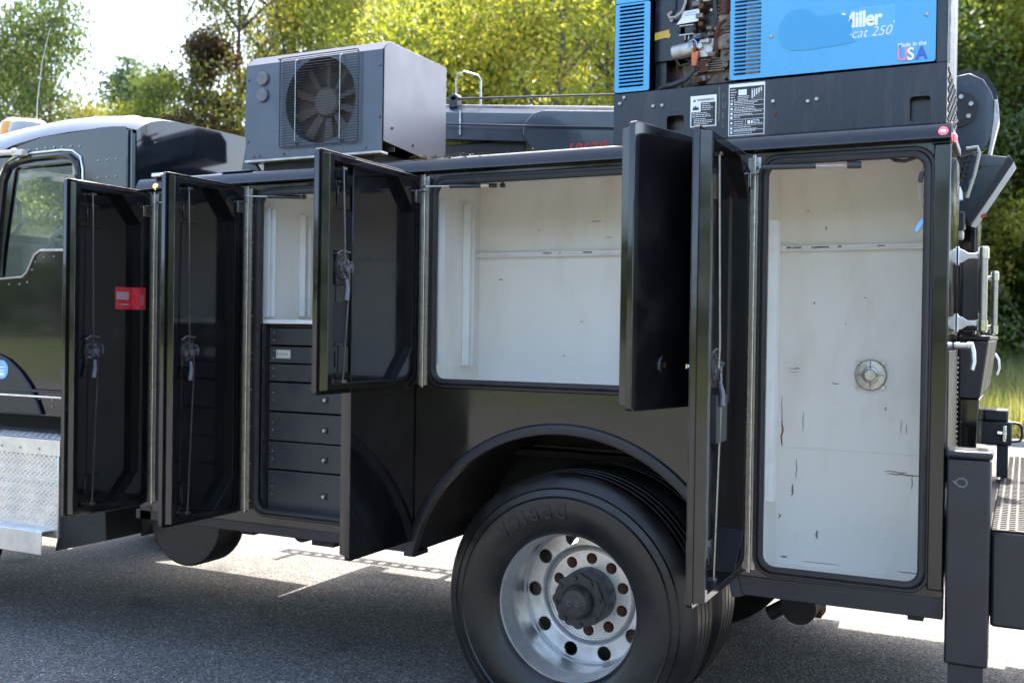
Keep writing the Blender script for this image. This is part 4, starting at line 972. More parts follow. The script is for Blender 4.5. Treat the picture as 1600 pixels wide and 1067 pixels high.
# ---- battery and step box
b = MB(); b.box(-5.35, -4.335, .0, .55, .50, .985); sb = b.build('step_box', M['alu_flat'], T, .006)
def tread_bars(x0, x1, y0, y1, z, par, st=.030):
    k = MB(); i = 0; x = x0+.01
    while x < x1-.01:
        y = y0+.012+(i % 2)*.012
        while y < y1-.008:
            s_ = 1 if (round((y-y0)/.024)+i) % 2 else -1
            k.hexa([(x-.009, y-.002*1-s_*.004, z), (x+.009, y-.002+s_*.004, z), (x+.009, y+.002+s_*.004, z), (x-.009, y+.002-s_*.004, z),
                    (x-.006, y-.0008-s_*.003, z+.0022), (x+.006, y-.0008+s_*.003, z+.0022), (x+.006, y+.0008+s_*.003, z+.0022), (x-.006, y+.0008-s_*.003, z+.0022)])
            y += .024
        x += st*.8; i += 1
    tag(k.build('tread_pattern', M['alu'], par, flat=True), kind='stuff')
k = MB(); k.box(-5.35, -4.315, -.006, .56, .986, .994); tp = k.build('step_top_plate', M['alu'], T, .002); tread_bars(-5.0, -4.32, .0, .20, .9941, tp)
k = MB(); k.box(-5.35, -4.315, -.010, -.0061, .915, .994); fp = k.build('step_front_lip', M['alu_flat'], T, .001)
k = MB()
for x in (-4.745, -4.605, -4.465): k.cyl((x, -.0101, .945), (x, -.014, .945), .0065, seg=10)
build_each(k, 'lip_bolt', M['rod'], T)
k = MB(); k.box(-5.35, -4.375, -.060, -.001, .535, .541); ls = k.build('lower_step', M['alu'], T, .001); tread_bars(-5.0, -4.38, -.058, -.004, .5411, ls)
k = MB(); k.box(-5.35, -4.374, -.066, -.0602, .425, .541); k.build('lower_step_front', M['alu_flat'], T, .003)
k = MB(); k.cyl((-4.56, .30, .995), (-4.56, .30, 1.05), .045, seg=20); k.build('filler_cap', M['beaconw'], T, .005)
def diamond(par):
    k = MB(); g = random.Random(1)
    for i in range(38):
        for j in range(15):
            x = -5.0+i*.0175; z = .56+j*.024+(i % 2)*.012
            if x > -4.345: continue
            s_ = 1 if (i+j) % 2 else -1
            k.add([(x-.008, -.0001, z-s_*.006), (x+.002, -.0001, z-.003), (x+.008, -.0001, z+s_*.006), (x-.002, -.0001, z+.003), (x, -.0040, z)], [(0, 1, 4), (1, 2, 4), (2, 3, 4), (3, 0, 4)])
    tag(k.build('diamond_tread', M['alu_flat'], par, flat=True, recalc=False), kind='stuff')
diamond(sb)

# ================================================================== ROOF UNIT (box with fan)
A = empty('roof_cooling_unit'); tag(A, 'grey box unit with round fan behind wire grille on the truck body', 'air unit')
AY = .06
fc = (-2.794, 2.577)
front = [(-3.205, 2.335), (-3.215, 2.50), (-3.208, 2.765), (-2.468, 2.765), (-2.468, 2.335)]
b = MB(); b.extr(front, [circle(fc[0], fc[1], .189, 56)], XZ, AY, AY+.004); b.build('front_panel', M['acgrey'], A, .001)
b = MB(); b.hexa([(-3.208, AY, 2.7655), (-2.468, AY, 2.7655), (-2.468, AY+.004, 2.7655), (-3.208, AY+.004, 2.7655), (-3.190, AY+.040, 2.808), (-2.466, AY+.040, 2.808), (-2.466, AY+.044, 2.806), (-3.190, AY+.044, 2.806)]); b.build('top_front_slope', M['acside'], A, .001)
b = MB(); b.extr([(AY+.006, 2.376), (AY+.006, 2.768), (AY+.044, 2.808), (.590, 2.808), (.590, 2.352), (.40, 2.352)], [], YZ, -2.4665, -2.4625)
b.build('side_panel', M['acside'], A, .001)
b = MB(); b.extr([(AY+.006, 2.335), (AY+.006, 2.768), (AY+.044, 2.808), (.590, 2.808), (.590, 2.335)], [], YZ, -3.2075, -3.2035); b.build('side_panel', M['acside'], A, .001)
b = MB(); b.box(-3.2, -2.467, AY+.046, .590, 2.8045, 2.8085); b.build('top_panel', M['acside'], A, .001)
b = MB(); b.box(-3.2, -2.467, .586, .590, 2.335, 2.804); b.build('back_panel', M['acgrey'], A)
b = MB(); b.box(-3.205, -2.468, AY-.012, AY+.05, 2.322, 2.3335); b.build('base_tray', M['silver'], A, .003)
b = MB(); b.box(-3.13, -2.53, .09, .50, 2.2735, 2.345); b.build('mounting_frame', M['dark'], A, .004)
b = MB(); b.box(-3.19, -2.47, .16, .165, 2.345, 2.80); b.build('condenser_coil', M['fins'], A)
for sgn in (-1,):
    for i in range(10):
        t = R(90+36*i); ca, sa = math.cos(t), math.sin(t); k = MB()
        def P3(r, o, y): return (fc[0]+r*ca-o*sa, y, fc[1]+r*sa+o*ca)
        k.add([P3(.060, -.010, .118), P3(.060, .014, .128), P3(.182, .020, .132), P3(.182, -.016, .112), P3(.060, -.010, .120), P3(.060, .014, .130), P3(.182, .020, .134), P3(.182, -.016, .114)],
              [(0, 1, 2, 3), (7, 6, 5, 4), (0, 4, 5, 1), (1, 5, 6, 2), (2, 6, 7, 3), (3, 7, 4, 0)])
        k.build('fan_blade', M['fan'], A)
k = MB(); k.lathe([(.065, .135), (.066, .108), (.058, .100), (.0, .098)], (fc[0], 0, fc[1]), 'y', 32); k.build('fan_hub', M['fan'], A)
k = MB(); k.lathe([(.190, AY), (.190, .15)], (fc[0], 0, fc[1]), 'y', 56); k.build('fan_shroud', M['acgrey'], A)
for i in range(33):
    z = 2.392+i*.0117; k = MB(); k.cyl((-3.003, AY-.016, z), (-2.583, AY-.016, z), .0016, seg=6); k.build('grille_wire', M['grille'], A)
k = MB(); k.tube([(a, AY-.015, c_) for a, c_ in rrect(-3.005, -2.581, 2.378, 2.776, .012, 3)], .0028, 6, closed=True); k.build('grille_frame', M['grille'], A)
for x in (-2.915, -2.675):
    k = MB(); k.tube([(x, AY-.002, 2.768), (x, AY-.019, 2.755), (x, AY-.019, 2.40), (x, AY-.002, 2.385)], .0024, 6); k.build('grille_upright', M['rod'], A)
k = MB()
for x, z in ((-3.195, 2.70), (-3.195, 2.42), (-3.16, 2.350), (-3.13, 2.352), (-2.99, 2.352), (-2.482, 2.70), (-2.482, 2.48), (-2.55, 2.352), (-3.02, 2.779), (-2.92, 2.395), (-2.67, 2.395), (-2.67, 2.752), (-2.92, 2.752)): k.cyl((x, AY-.0005, z), (x, AY-.006, z), .0065, .0045, 8)
build_each(k, 'panel_screw', M['hubgrey'], A)
k = MB()
for y, z in ((.13, 2.44), (.30, 2.395), (.50, 2.37)): k.cyl((-2.4624, y, z), (-2.458, y, z), .006, seg=8)
build_each(k, 'side_screw', M['bk'], A)
for z in (2.698, 2.623):
    k = MB(); k.lathe([(.031, 0), (.031, -.010), (.028, -.013), (0, -.013)], (-3.111, AY-.0005, z), 'y', 28); k.build('round_gauge', M['hubgrey'], A)
# slanted fairing left of it
k = MB(); k.extr([(-3.27, 2.285), (-3.155, 2.285), (-3.19, 2.33), (-3.216, 2.52), (-3.222, 2.52)], [], XZ, .10, .12); tag(k.build('slanted_fairing', M['boom'], T, .002), 'slanted plate at the front of the roof unit')

# ================================================================== WELDER GENERATOR
G = empty('welder_generator'); tag(G, 'blue and dark grey engine welder with an open side, on top of the truck body', 'welder')
GY = .06; GZ = 3.10
base_x0, base_x1 = -1.418, -.246
rec = [rrect(-1.207, -1.142, 2.325, 2.379, .010, 3), rrect(-.360, -.297, 2.292, 2.376, .010, 3)]
b = MB(); b.extr([(base_x0, 2.276), (base_x1, 2.276), (base_x1, 2.482), (base_x0, 2.478)], rec, XZ, GY, GY+.004); b.build('base_front_panel', M['wgrey'], G, .001)
b = MB(); b.box(base_x0, base_x1, GY+.0045, GY+.04, 2.2755, 2.279); b.box(base_x0+.03, base_x1-.03, GY+.05, GY+.055, 2.28, 2.47); b.box(base_x0, base_x1, GY+.0045, .56, 2.466, 2.476); b.build('base_inner', M['engdark'], G)
b = MB(); b.box(-.3605, -.2965, GY+.034, GY+.038, 2.29, 2.378); b.build('recess_back', M['wgrey'], G)
box('base_side', M['wgrey'], G, base_x1-.004, base_x1-.0005, GY+.0045, .56, 2.28, 2.482)
box('base_side', M['wgrey'], G, base_x0+.0005, base_x0+.004, GY+.0045, .56, 2.28, 2.478)
box('recess_slot', M['bk'], G, -.335, -.315, GY-.001, GY-.0004, 2.386, 2.391)
box('recess_slot', M['bk'], G, -1.185, -1.165, GY-.001, GY-.0004, 2.389, 2.394)
# blue panels
def louvre_panel(x0, x1, z0, z1, lx0, lx1, zs, name='blue_panel'):
    hl = [rrect(lx0, lx1, z, z+.0075, .0035, 2) for z in zs]
    b = MB(); b.extr(rrect(x0, x1, z0, z1, .008, 3), hl, XZ, GY-.004, GY); p = b.build(name, M['blue'], G, .0006, angle=30)
    for z in zs:
        k = MB(); k.add([(lx0, GY-.0042, z+.0078), (lx1, GY-.0042, z+.0078), (lx1-.002, GY-.010, z+.0055), (lx0+.002, GY-.010, z+.0055), (lx0, GY-.0042, z+.0105), (lx1, GY-.0042, z+.0105)],
                       [(0, 1, 2, 3), (3, 2, 5, 4), (0, 3, 4), (1, 5, 2)]); k.build('louvre', M['blue'], p)
    return p
zl = [2.500+.0143*i for i in range(22)]
louvre_panel(-1.415, -1.277, 2.482, 2.815, -1.398, -1.300, zl[:22], 'left_blue_panel')
box('left_upper_panel', M['blue'], G, -1.415, -1.277, GY-.003, GY, 2.818, GZ, .002)
zl2 = [2.505+.0143*i for i in range(40)]
main = louvre_panel(-.973, -.283, 2.488, GZ, -.958, -.862, zl2, 'main_blue_panel')
box('right_end_frame', M['wgrey'], G, -.2815, base_x1, GY+.001, .56, 2.4835, GZ, .002)
box('left_end_frame', M['wgrey'], G, base_x0, -1.3, GY+.001, GY+.02, 2.4835, GZ, .002) if False else None
box('welder_top', M['blue'], G, base_x0-.005, base_x1+.005, GY-.006, .57, GZ, GZ+.02, .006)
box('welder_back', M['wgrey'], G, base_x0, -.2815, .55, .556, 2.483, GZ)
box('left_end_panel', M['wgrey'], G, base_x0, base_x0+.004, GY+.0005, .549, 2.4835, GZ)
box('inner_divider', M['wgrey'], G, -1.2765, -1.235, .13, .54, 2.4835, GZ)
box('inner_left_plate', M['wgrey'], G, -1.2765, -1.16, .115, .12, 2.60, GZ)
box('inner_dark_plate', M['engdark'], G, -1.2765, -1.12, .20, .205, 2.4835, 2.60)
# louvred side near the rear corner
k = MB()
for i in range(11):
    for j in range(5):
        y = .10+j*.085+(i % 2)*.042; z = 2.30+i*.0165; k.box(base_x1+.0003, base_x1+.004, y, y+.055, z, z+.009)
tag(k.build('end_vent_slots', M['bk'], G), kind='stuff')
box('cable', M['silver'], G, base_x1+.0005, base_x1+.006, .10, .106, 2.49, GZ)
# screws
k = MB()
for x, z in ((-.905+.08, 2.63), (-.312, 2.645), (-1.375, 2.462), (-1.392, 2.44), (-1.26, 2.42), (-1.225, 2.42), (-.665, 2.395), (-.695, 2.390), (-.815, 2.40)): k.cyl((x, GY-.004, z), (x, GY-.009, z), .0075, .005, 12)
build_each(k, 'panel_bolt', M['silver'], G)
k = MB(); k.cyl((-.808, GY-.0005, 2.355), (-.808, GY-.003, 2.355), .006, seg=10); k.cyl((-.3, GY, 2.3), (-.3, GY-.002, 2.3), .003, seg=6); k.build('rust_spot', M['rust'], G)
# lettering on the blue side
P_ = GY-.0043
box('logo_field', M['blue_logo'], G, -.556, -.412, P_-.0003, P_, 2.586, 2.694)
text_y('logo_lettering', 'Miller', .073, -.588, P_-.0009, 2.630, M['wt'], G, extrude=.0003, offset=.0024, sx=.86, space=.93)
box('logo_dot', M['wt'], G, -.417, -.412, P_-.0012, P_-.0004, 2.631, 2.636)
text_y('model_lettering', 'Bobcat 250', .047, -.624, P_-.0009, 2.592, M['wt'], G, extrude=.0003, offset=-.0004, shear=.32, sx=.93)
# patch of painted-over lettering (rounded, slightly darker blue) covering the first letters
pt = []
for x, z in ((-.800, 2.62), (-.798, 2.66), (-.780, 2.695), (-.750, 2.714), (-.715, 2.715), (-.685, 2.700), (-.668, 2.682), (-.640, 2.678), (-.590, 2.684), (-.583, 2.676), (-.566, 2.672), (-.558, 2.662), (-.563, 2.652), (-.548, 2.650), (-.553, 2.632), (-.551, 2.618), (-.555, 2.602), (-.543, 2.588), (-.538, 2.580), (-.60, 2.572), (-.70, 2.568), (-.755, 2.572), (-.785, 2.590)):
    pt.append((x, z))
b = MB(); b.extr(pt, [], XZ, P_-.0014, P_-.0002); b.build('painted_over_patch', M['blue_dark'], G)
text_y('origin_lettering', 'Made in the', .0205, -.402, P_-.0003, 2.545, M['wt'], G, extrude=.0002, offset=.0003, sx=.93)
for ch, x, m_ in (('U', -.404, 'pink'), ('S', -.3715, 'wt'), ('A', -.3435, 'bluep')):
    text_y('origin_letter_shadow', ch, .057, x+.0015, P_-.0003, 2.4985, M['bluep'], G, extrude=.0001, offset=.0022, sx=.86)
    text_y('origin_letter', ch, .058, x, P_-.0009, 2.500, M[m_], G, extrude=.0002, offset=.0016, sx=.86)
# decals on the base
def decal_panel(x0, x1, z0, z1):
    d = box('warning_decal', M['wt'], G, x0, x1, GY-.0006, GY-.0002, z0, z1)
    return d
d = decal_panel(-1.117, -1.020, 2.330, 2.444)
k = MB(); k.box(-1.113, -1.024, GY-.0012, GY-.0007, 2.334, 2.385); k.box(-1.078, -1.024, GY-.0012, GY-.0007, 2.3852, 2.418); k.build('decal_field', M['bk'], d)
k = MB(); k.add([(-1.108, GY-.0014, 2.422), (-1.096, GY-.0014, 2.422), (-1.102, GY-.0014, 2.433)], [(0, 1, 2)]); k.build('warning_triangle', M['fuel'], d)
text_y('warning_lettering', 'WARNING', .0125, -1.092, GY-.0012, 2.4235, M['bk'], d, extrude=.0002, offset=.0002, sx=1.05)
k = MB(); k.add([(-1.109, GY-.0012, 2.392), (-1.084, GY-.0012, 2.392), (-1.088, GY-.0012, 2.405), (-1.093, GY-.0012, 2.400), (-1.097, GY-.0012, 2.411), (-1.101, GY-.0012, 2.401), (-1.105, GY-.0012, 2.408)], [(0, 1, 2, 3, 4, 5, 6)]); k.build('hazard_pictogram', M['bk'], d)
g = random.Random(6); k = MB()
def lines(x0, x1, z0, z1, n_, y, h=.0022, ragged=.4):
    for i in range(n_):
        z = z1-(z1-z0)*(i+.5)/n_; x = x0; xe = x1-(x1-x0)*g.random()*ragged
        while x < xe:
            w = g.uniform(.004, .012); k.box(x, min(x+w, xe), y-.0003, y, z-h/2, z+h/2); x += w+.0022
lines(-1.074, -1.028, 2.388, 2.416, 4, GY-.0013); lines(-1.110, -1.028, 2.364, 2.384, 3, GY-.0013); lines(-1.104, -1.030, 2.337, 2.362, 4, GY-.0013)
tag(k.build('small_print', M['wt'], d), kind='stuff')
d2 = box('data_decal', M['wt'], G, -.975, -.845, GY-.0006, GY-.0002, 2.288, 2.474)
box('decal_field', M['bk'], d2, -.972, -.848, GY-.0012, GY-.0007, 2.291, 2.462)
k = MB()
for z in (2.410, 2.393, 2.376, 2.359, 2.345, 2.323, 2.306): k.box(-.971, -.849, GY-.0016, GY-.0013, z, z+.0012)
k.box(-.940, -.910, GY-.0016, GY-.0013, 2.432, 2.452)
for i in range(5): k.box(-.892+i*.008, -.888+i*.008, GY-.0016, GY-.0013, 2.418+i*.006, 2.448+i*.002)
for i in range(6): k.box(-.895, -.853, GY-.0016, GY-.0013, 2.416+.007*i, 2.4166+.007*i)
k.box(-.914, -.9128, GY-.0016, GY-.0013, 2.325, 2.345); k.box(-.906, -.896, GY-.0016, GY-.0013, 2.328, 2.340); k.box(-.893, -.887, GY-.0016, GY-.0013, 2.328, 2.340)
for z in (2.397, 2.379, 2.362, 2.347, 2.328, 2.309, 2.294): k.box(-.968, -.960, GY-.0016, GY-.0013, z+.002, z+.010)
lines(-.968, -.945, 2.412, 2.458, 5, GY-.0013); lines(-.942, -.898, 2.412, 2.430, 3, GY-.0013); lines(-.955, -.852, 2.378, 2.409, 5, GY-.0013, ragged=.3); lines(-.955, -.852, 2.360, 2.375, 2, GY-.0013)
lines(-.955, -.918, 2.326, 2.358, 4, GY-.0013); lines(-.885, -.852, 2.326, 2.343, 3, GY-.0013); lines(-.955, -.870, 2.293, 2.321, 4, GY-.0013)
lines(-.970, -.870, 2.464, 2.472, 1, GY-.0007)
tag(k.build('small_print', M['wt'], d2), kind='stuff')
for i, ch in enumerate('FUEL'): text_y('fuel_letter', ch, .030, -1.000, GY-.0008, [2.425, 2.391, 2.357, 2.322][i], M['fuel'], G, extrude=.0003, sx=.75)
box('yellow_fuel_strip', M['fuel'], G, -1.012, -1.008, GY-.0008, GY-.0003, 2.345, 2.470)
box('muffler_shield', M['silver'], G, -.925, -.865, .085, .20, 2.50, 2.78, .01)
box('inner_bulkhead', M['engdark'], G, -.97, -.93, .10, .5, 2.50, 3.05)
# ---- engine seen through the open side
k = MB(); k.box(-1.10, -.975, .16, .50, 2.48, GZ); k.box(-1.13, -.985, .13, .30, 2.50, 2.555); k.box(-1.135, -.99, .12, .26, 2.556, 2.590); k.box(-1.02, -.975, .10, .3, 2.57, 2.90)
for i in range(3): k.box(-1.035+.01*i, -.98, .09, .12, 2.615+i*.08, 2.67+i*.08)
k.cyl((-1.07, .12, 2.525), (-1.07, .129, 2.525), .010, seg=14); k.box(-1.185, -1.13, .17, .25, 2.50, 2.60); k.cyl((-1.0, .095, 2.56), (-1.0, .12, 2.56), .012, seg=10)
for zz in (2.51, 2.60, 2.66, 2.72): k.cyl((-1.0, .088, zz), (-1.0, .12, zz), .007, seg=8)
eng = k.build('engine_block', M['engine'], G, .004)
for i in range(6):
    k = MB(); k.box(-1.118+.004*i, -1.005, .105, .125, 2.592+i*.0085-.05, 2.596+i*.0085-.05); k.build('cooling_fin', M['engine'], G)
for i in range(9):
    k = MB(); k.box(-1.03, -.985, .092, .30, 2.66+i*.014, 2.665+i*.014); k.build('cooling_fin', M['engine'], G)
k = MB(); k.cyl((-1.005, .10, 2.74), (-.985, .10, 2.90), .022, seg=16); k.tube([(-1.03, .09, 2.60), (-1.035, .085, 2.65), (-1.025, .085, 2.70), (-1.0, .09, 2.72)], .007, 8); k.cyl((-1.08, .10, 2.56), (-1.08, .14, 2.56), .02, seg=16); k.build('rusty_pipe', M['rust'], G)
g = random.Random(21)
for i in range(30):
    x = g.uniform(-1.125, -.99); z = g.uniform(2.50, 2.86); r_ = g.uniform(.005, .014); k = MB(); y = g.uniform(.088, .10)
    if i % 3: k.cyl((x, y, z), (x+g.uniform(-.01, .01), y+.05, z+g.uniform(-.01, .01)), r_, seg=10)
    else: k.box(x-r_, x+r_*1.4, y, y+.05, z-r_*.6, z+r_*.8)
    k.build('engine_fitting', M[('engine', 'rust', 'engine', 'hubgrey', 'silver', 'engdark')[i % 6]], G, .001)
k = MB(); k.tube([(-1.19, .10, 2.60), (-1.17, .095, 2.57), (-1.14, .095, 2.575), (-1.11, .095, 2.60)], .0035, 6); k.tube([(-1.06, .09, 2.68), (-1.04, .085, 2.70), (-1.03, .085, 2.74), (-1.04, .09, 2.80)], .0035, 6); k.tube([(-1.14, .10, 2.66), (-1.10, .09, 2.672), (-1.06, .09, 2.664)], .0025, 6); k.build('engine_wire', M['bk'], G)
k = MB(); k.cyl((-1.045, .10, 2.875), (-1.045, .16, 2.875), .03, seg=18); k.box(-1.09, -1.06, .10, .15, 2.80, 2.86); k.build('governor_part', M['silver'], G, .003)
k = MB()
k.lathe([(.0, .15), (.14, .15), (.165, .17), (.17, .24)], (-1.06, 0, 2.79), 'y', 40); k.box(-1.19, -1.12, .125, .15, 2.655, 2.78); k.box(-1.17, -1.05, .145, .20, 2.60, 2.655)
k.build('fan_housing', M['engdark'], G, .004)
k = MB(); k.lathe([(.150, .168), (.166, .150), (.176, .170)], (-1.06, 0, 2.79), 'y', 40); k.build('rusty_rim', M['rust'], G)
k = MB(); k.cyl((-1.203, .115, 2.625), (-1.120, .115, 2.635), .0275, seg=24); k.cyl((-1.206, .115, 2.6247), (-1.203, .115, 2.625), .025, seg=24); k.tube([(-1.17+0*.1, .115+.028*math.cos(t), 2.629+.028*math.sin(t)) for t in [i*PI/8 for i in range(17)]], .0015, 5); k.build('starter_motor', M['silver'], G, .001)
k = MB(); k.cyl((-1.119, .112, 2.635), (-1.112, .112, 2.636), .021, seg=16); k.hexa([(-1.121, .075, 2.560), (-1.104, .075, 2.560), (-1.104, .09, 2.560), (-1.121, .09, 2.560), (-1.124, .08, 2.612), (-1.096, .08, 2.615), (-1.096, .10, 2.615), (-1.124, .10, 2.612)]); k.build('orange_terminal_boot', M['orange'], G, .002)
k = MB(); k.box(-1.10, -1.045, .10, .15, 2.595, 2.662); k.cyl((-1.095, .085, 2.635), (-1.095, .11, 2.635), .012, seg=12); k.cyl((-1.06, .09, 2.62), (-1.06, .12, 2.62), .016, seg=12); k.cyl((-1.07, .09, 2.65), (-1.05, .12, 2.655), .010, seg=12); k.box(-1.10, -1.06, .088, .10, 2.645, 2.652); k.build('carburettor', M['silver'], G, .003)
k = MB(); k.box(-1.180, -1.128, .115, .135, 2.690, 2.722); k.cyl((-1.188, .118, 2.702), (-1.178, .118, 2.704), .008, seg=10); k.cyl((-1.130, .118, 2.706), (-1.118, .118, 2.708), .009, seg=10); k.build('connector_block', M['hubblack'], G, .003)
k = MB(); k.box(-1.182, -1.126, .113, .1145, 2.688, 2.692); k.box(-1.182, -1.126, .113, .1145, 2.722, 2.726); k.box(-1.16, -1.157, .113, .1145, 2.67, 2.69); k.box(-1.146, -1.143, .113, .1145, 2.67, 2.69); tag(k.build('connector_trim', M['silver'], G), kind='stuff')
k = MB(); k.extr([(-1.190, 2.728), (-1.106, 2.732), (-1.102, 2.778), (-1.165, 2.774), (-1.172, 2.752)], [], XZ, .105, .108); k.build('silver_label', M['wt'], G)
k = MB(); k.box(-1.155, -1.108, .1040, .1048, 2.757, 2.760); k.box(-1.15, -1.115, .1040, .1048, 2.765, 2.768); k.build('label_print', M['stkblue'], G)
k = MB(); k.tube([(-1.150, .09, 2.83), (-1.152, .09, 2.80), (-1.165, .09, 2.770), (-1.19, .09, 2.752), (-1.212, .09, 2.752), (-1.218, .09, 2.765), (-1.208, .10, 2.775)], .0052, 8); k.build('grey_cable', M['wire'], G)
k = MB(); k.tube([(-1.113, .095, 2.575), (-1.120, .09, 2.545), (-1.145, .085, 2.515), (-1.19, .085, 2.500), (-1.235, .09, 2.497), (-1.262, .10, 2.485)], .010, 10); k.tube([(-1.045, .10, 2.86), (-1.04, .10, 2.76), (-1.028, .10, 2.70), (-1.022, .10, 2.66)], .009, 10); k.tube([(-1.195, .105, 2.85), (-1.197, .105, 2.79), (-1.21, .105, 2.776)], .003, 6); k.build('black_hose', M['hose'], G)
k = MB(); k.tube([(-1.135, .09, 2.630), (-1.130, .078, 2.652), (-1.115, .075, 2.658), (-1.105, .08, 2.648), (-1.103, .085, 2.63)], .003, 8); k.build('teal_wire', M['stkblue'], G)
k = MB(); k.extr([(-1.276, 2.680), (-1.238, 2.686), (-1.220, 2.684), (-1.214, 2.694), (-1.222, 2.706), (-1.218, 2.715), (-1.25, 2.712), (-1.276, 2.708)], [], XZ, .112, .1145); k.build('yellow_paint_mark', M['yel'], G)
k = MB(); k.box(-1.225, -1.16, .19, .30, 2.482, 2.505); k.tube([(-1.20, .15, 2.60), (-1.195, .15, 2.55), (-1.175, .15, 2.50)], .006, 6); k.build('rusty_foot', M['rust'], G, .003)
k = MB(); k.cyl((-1.21, .112, 2.748), (-1.21, .106, 2.748), .007, seg=10); k.cyl((-1.04, .099, 2.695), (-1.04, .093, 2.695), .006, seg=8); k.build('engine_bolt', M['silver'], G)

# ================================================================== CRANE
K = empty('crane'); tag(K, 'grey folded crane lying between roof unit and blue welder, numbered 10620', 'crane')
def zb(x): return -.088/.94*(x+2.8)
k = MB()
def bm_(x0, x1, y0, y1, zlo, zhi, inset=.03):
    a, c_ = zb(x0), zb(x1)
    k.add([(x0, y0, zlo+a), (x0, y0+inset*0, zhi-inset+a), (x0, y0+inset, zhi+a), (x0, y1-inset, zhi+a), (x0, y1, zhi-inset+a), (x0, y1, zlo+a),
           (x1, y0, zlo+c_), (x1, y0, zhi-inset+c_), (x1, y0+inset, zhi+c_), (x1, y1-inset, zhi+c_), (x1, y1, zhi-inset+c_), (x1, y1, zlo+c_)],
          [(0, 1, 2, 3, 4, 5), (11, 10, 9, 8, 7, 6)]+[(i, (i+1) % 6, 6+(i+1) % 6, 6+i) for i in range(6)])
bm_(-3.25, -.45, 1.2, 1.50, 2.60, 2.80, .055)
k.build('main_boom', M['boom'], K, .004)
k = MB(); a = zb(-2.5); k.extr([(-2.28, 2.50), (-2.34, 2.58), (-2.34, 2.64), (-2.29, 2.69), (-2.22, 2.705), (-.4, 2.54), (-.4, 2.36), (-2.2, 2.42)], [], XZ, 1.165, 1.195); k.build('boom_side_plate', M['boom'], K, .006)
k = MB(); k.box(-3.2, -2.36, 1.24, 1.46, 2.50, 2.58); k.hexa([(-2.75, 1.18, 2.48), (-2.45, 1.18, 2.44), (-2.45, 1.3, 2.44), (-2.75, 1.3, 2.48), (-2.75, 1.18, 2.53), (-2.45, 1.18, 2.48), (-2.45, 1.3, 2.48), (-2.75, 1.3, 2.53)]); k.box(-2.9, -2.3, 1.0, 1.6, 2.30, 2.45); k.build('boom_rest', M['satin'], K, .006)
box('boom_strap', M['rod'], K, -2.73, -2.72, 1.190, 1.199, 2.62, 2.75)
k = MB(); k.tube([(-2.95, 1.15, 2.69), (-2.4, 1.14, 2.635), (-1.6, 1.14, 2.56), (-1.0, 1.14, 2.52)], .005, 6); k.tube([(-2.9, 1.25, 2.835), (-1.3, 1.25, 2.735), (-.8, 1.25, 2.70)], .006, 6); k.build('hydraulic_line', M['hose'], K)
k = MB(); k.tube([(-2.785, 1.25, 2.80), (-2.785, 1.25, 2.93), (-2.770, 1.25, 2.965), (-2.74, 1.25, 2.972), (-2.68, 1.30, 2.955), (-2.672, 1.32, 2.93), (-2.672, 1.32, 2.78)], .0055, 8); k.build('bent_guide_rod', M['rod'], K)
k = MB(); k.box(-2.815, -2.765, 1.22, 1.28, 2.775, 2.84); k.cyl((-2.785, 1.22, 2.83), (-2.785, 1.28, 2.83), .022, seg=14); k.build('rod_base', M['hose'], K, .006)
k = MB(); k.box(-1.85, -1.55, 1.215, 1.225, zb(-1.7)+2.801, zb(-1.7)+2.812); k.build('top_lug', M['boom'], K, .003)
text_y('model_number', '10620', .088, -2.105, 1.1635, 2.462, M['red'], K, extrude=.0006, offset=.002, shear=.35, sx=1.0)
# crane head behind the rear corner (far side)
HY = 1.75
def at_(px, py, y): return None
k = MB(); k.extr([(-.42, 2.78), (-.33, 2.825), (-.26, 2.835), (-.20, 2.80), (-.165, 2.74), (-.150, 2.69), (-.145, 2.60), (-.16, 2.52), (-.19, 2.46), (-.42, 2.46)], [], XZ, HY, HY+.03); k.build('head_plate', M['boom'], K, .006)
k = MB(); k.lathe([(.0, -.0), (.145, .0), (.145, .20)], (-.285, HY+.04, 2.715), 'y', 36); k.build('head_drum', M['satin'], K)
k = MB(); k.lathe([(0, -.012), (.085, -.012), (.085, 0)], (-.305, HY, 2.665), 'y', 30); hp = k.build('head_flange', M['satin'], K)
for i in range(6):
    t = R(60*i+20); k = MB(); k.cyl((-.305+.058*math.cos(t), HY-.0121, 2.665+.058*math.sin(t)), (-.305+.058*math.cos(t), HY-.022, 2.665+.058*math.sin(t)), .011, seg=8); k.build('flange_bolt', M['silver'], K)
k = MB(); k.extr([(-.150, 2.70), (-.135, 2.69), (-.128, 2.60), (-.150, 2.50), (-.165, 2.42), (-.178, 2.42), (-.165, 2.50), (-.152, 2.60)], [], XZ, HY-.01, HY+.10); k.build('head_edge_flange', M['silver'], K, .003)
k = MB(); k.extr([(-.42, 2.44), (-.22, 2.44), (-.082, 2.415), (-.055, 2.375), (-.235, 2.095), (-.30, 2.18), (-.42, 2.18)], [circle(-.215, 2.37, .014, 12), circle(-.235, 2.31, .014, 12), circle(-.255, 2.255, .014, 12)], XZ, HY-.06, HY-.03); k.build('folded_jib_plate', M['boom'], K, .005)
k = MB(); k.extr([(-.085, 2.415), (-.060, 2.385), (-.235, 2.105), (-.255, 2.105)], [], XZ, HY-.12, HY-.061); k.build('jib_dark_edge', M['satin'], K, .003)
k = MB(); k.extr([(-.062, 2.378), (-.050, 2.352), (-.215, 2.085), (-.238, 2.092)], [], XZ, HY-.13, HY-.121); k.build('jib_light_strip', M['cream'], K, .002)
k = MB(); k.extr([(-.176, 2.152), (-.172, 2.138), (-.190, 2.128), (-.194, 2.142)], [], XZ, HY-.134, HY-.131); k.build('red_reflector', M['red'], K)
k = MB(); pts = [(-.335, 2.20), (-.325, 2.30), (-.30, 2.40), (-.28, 2.445)]
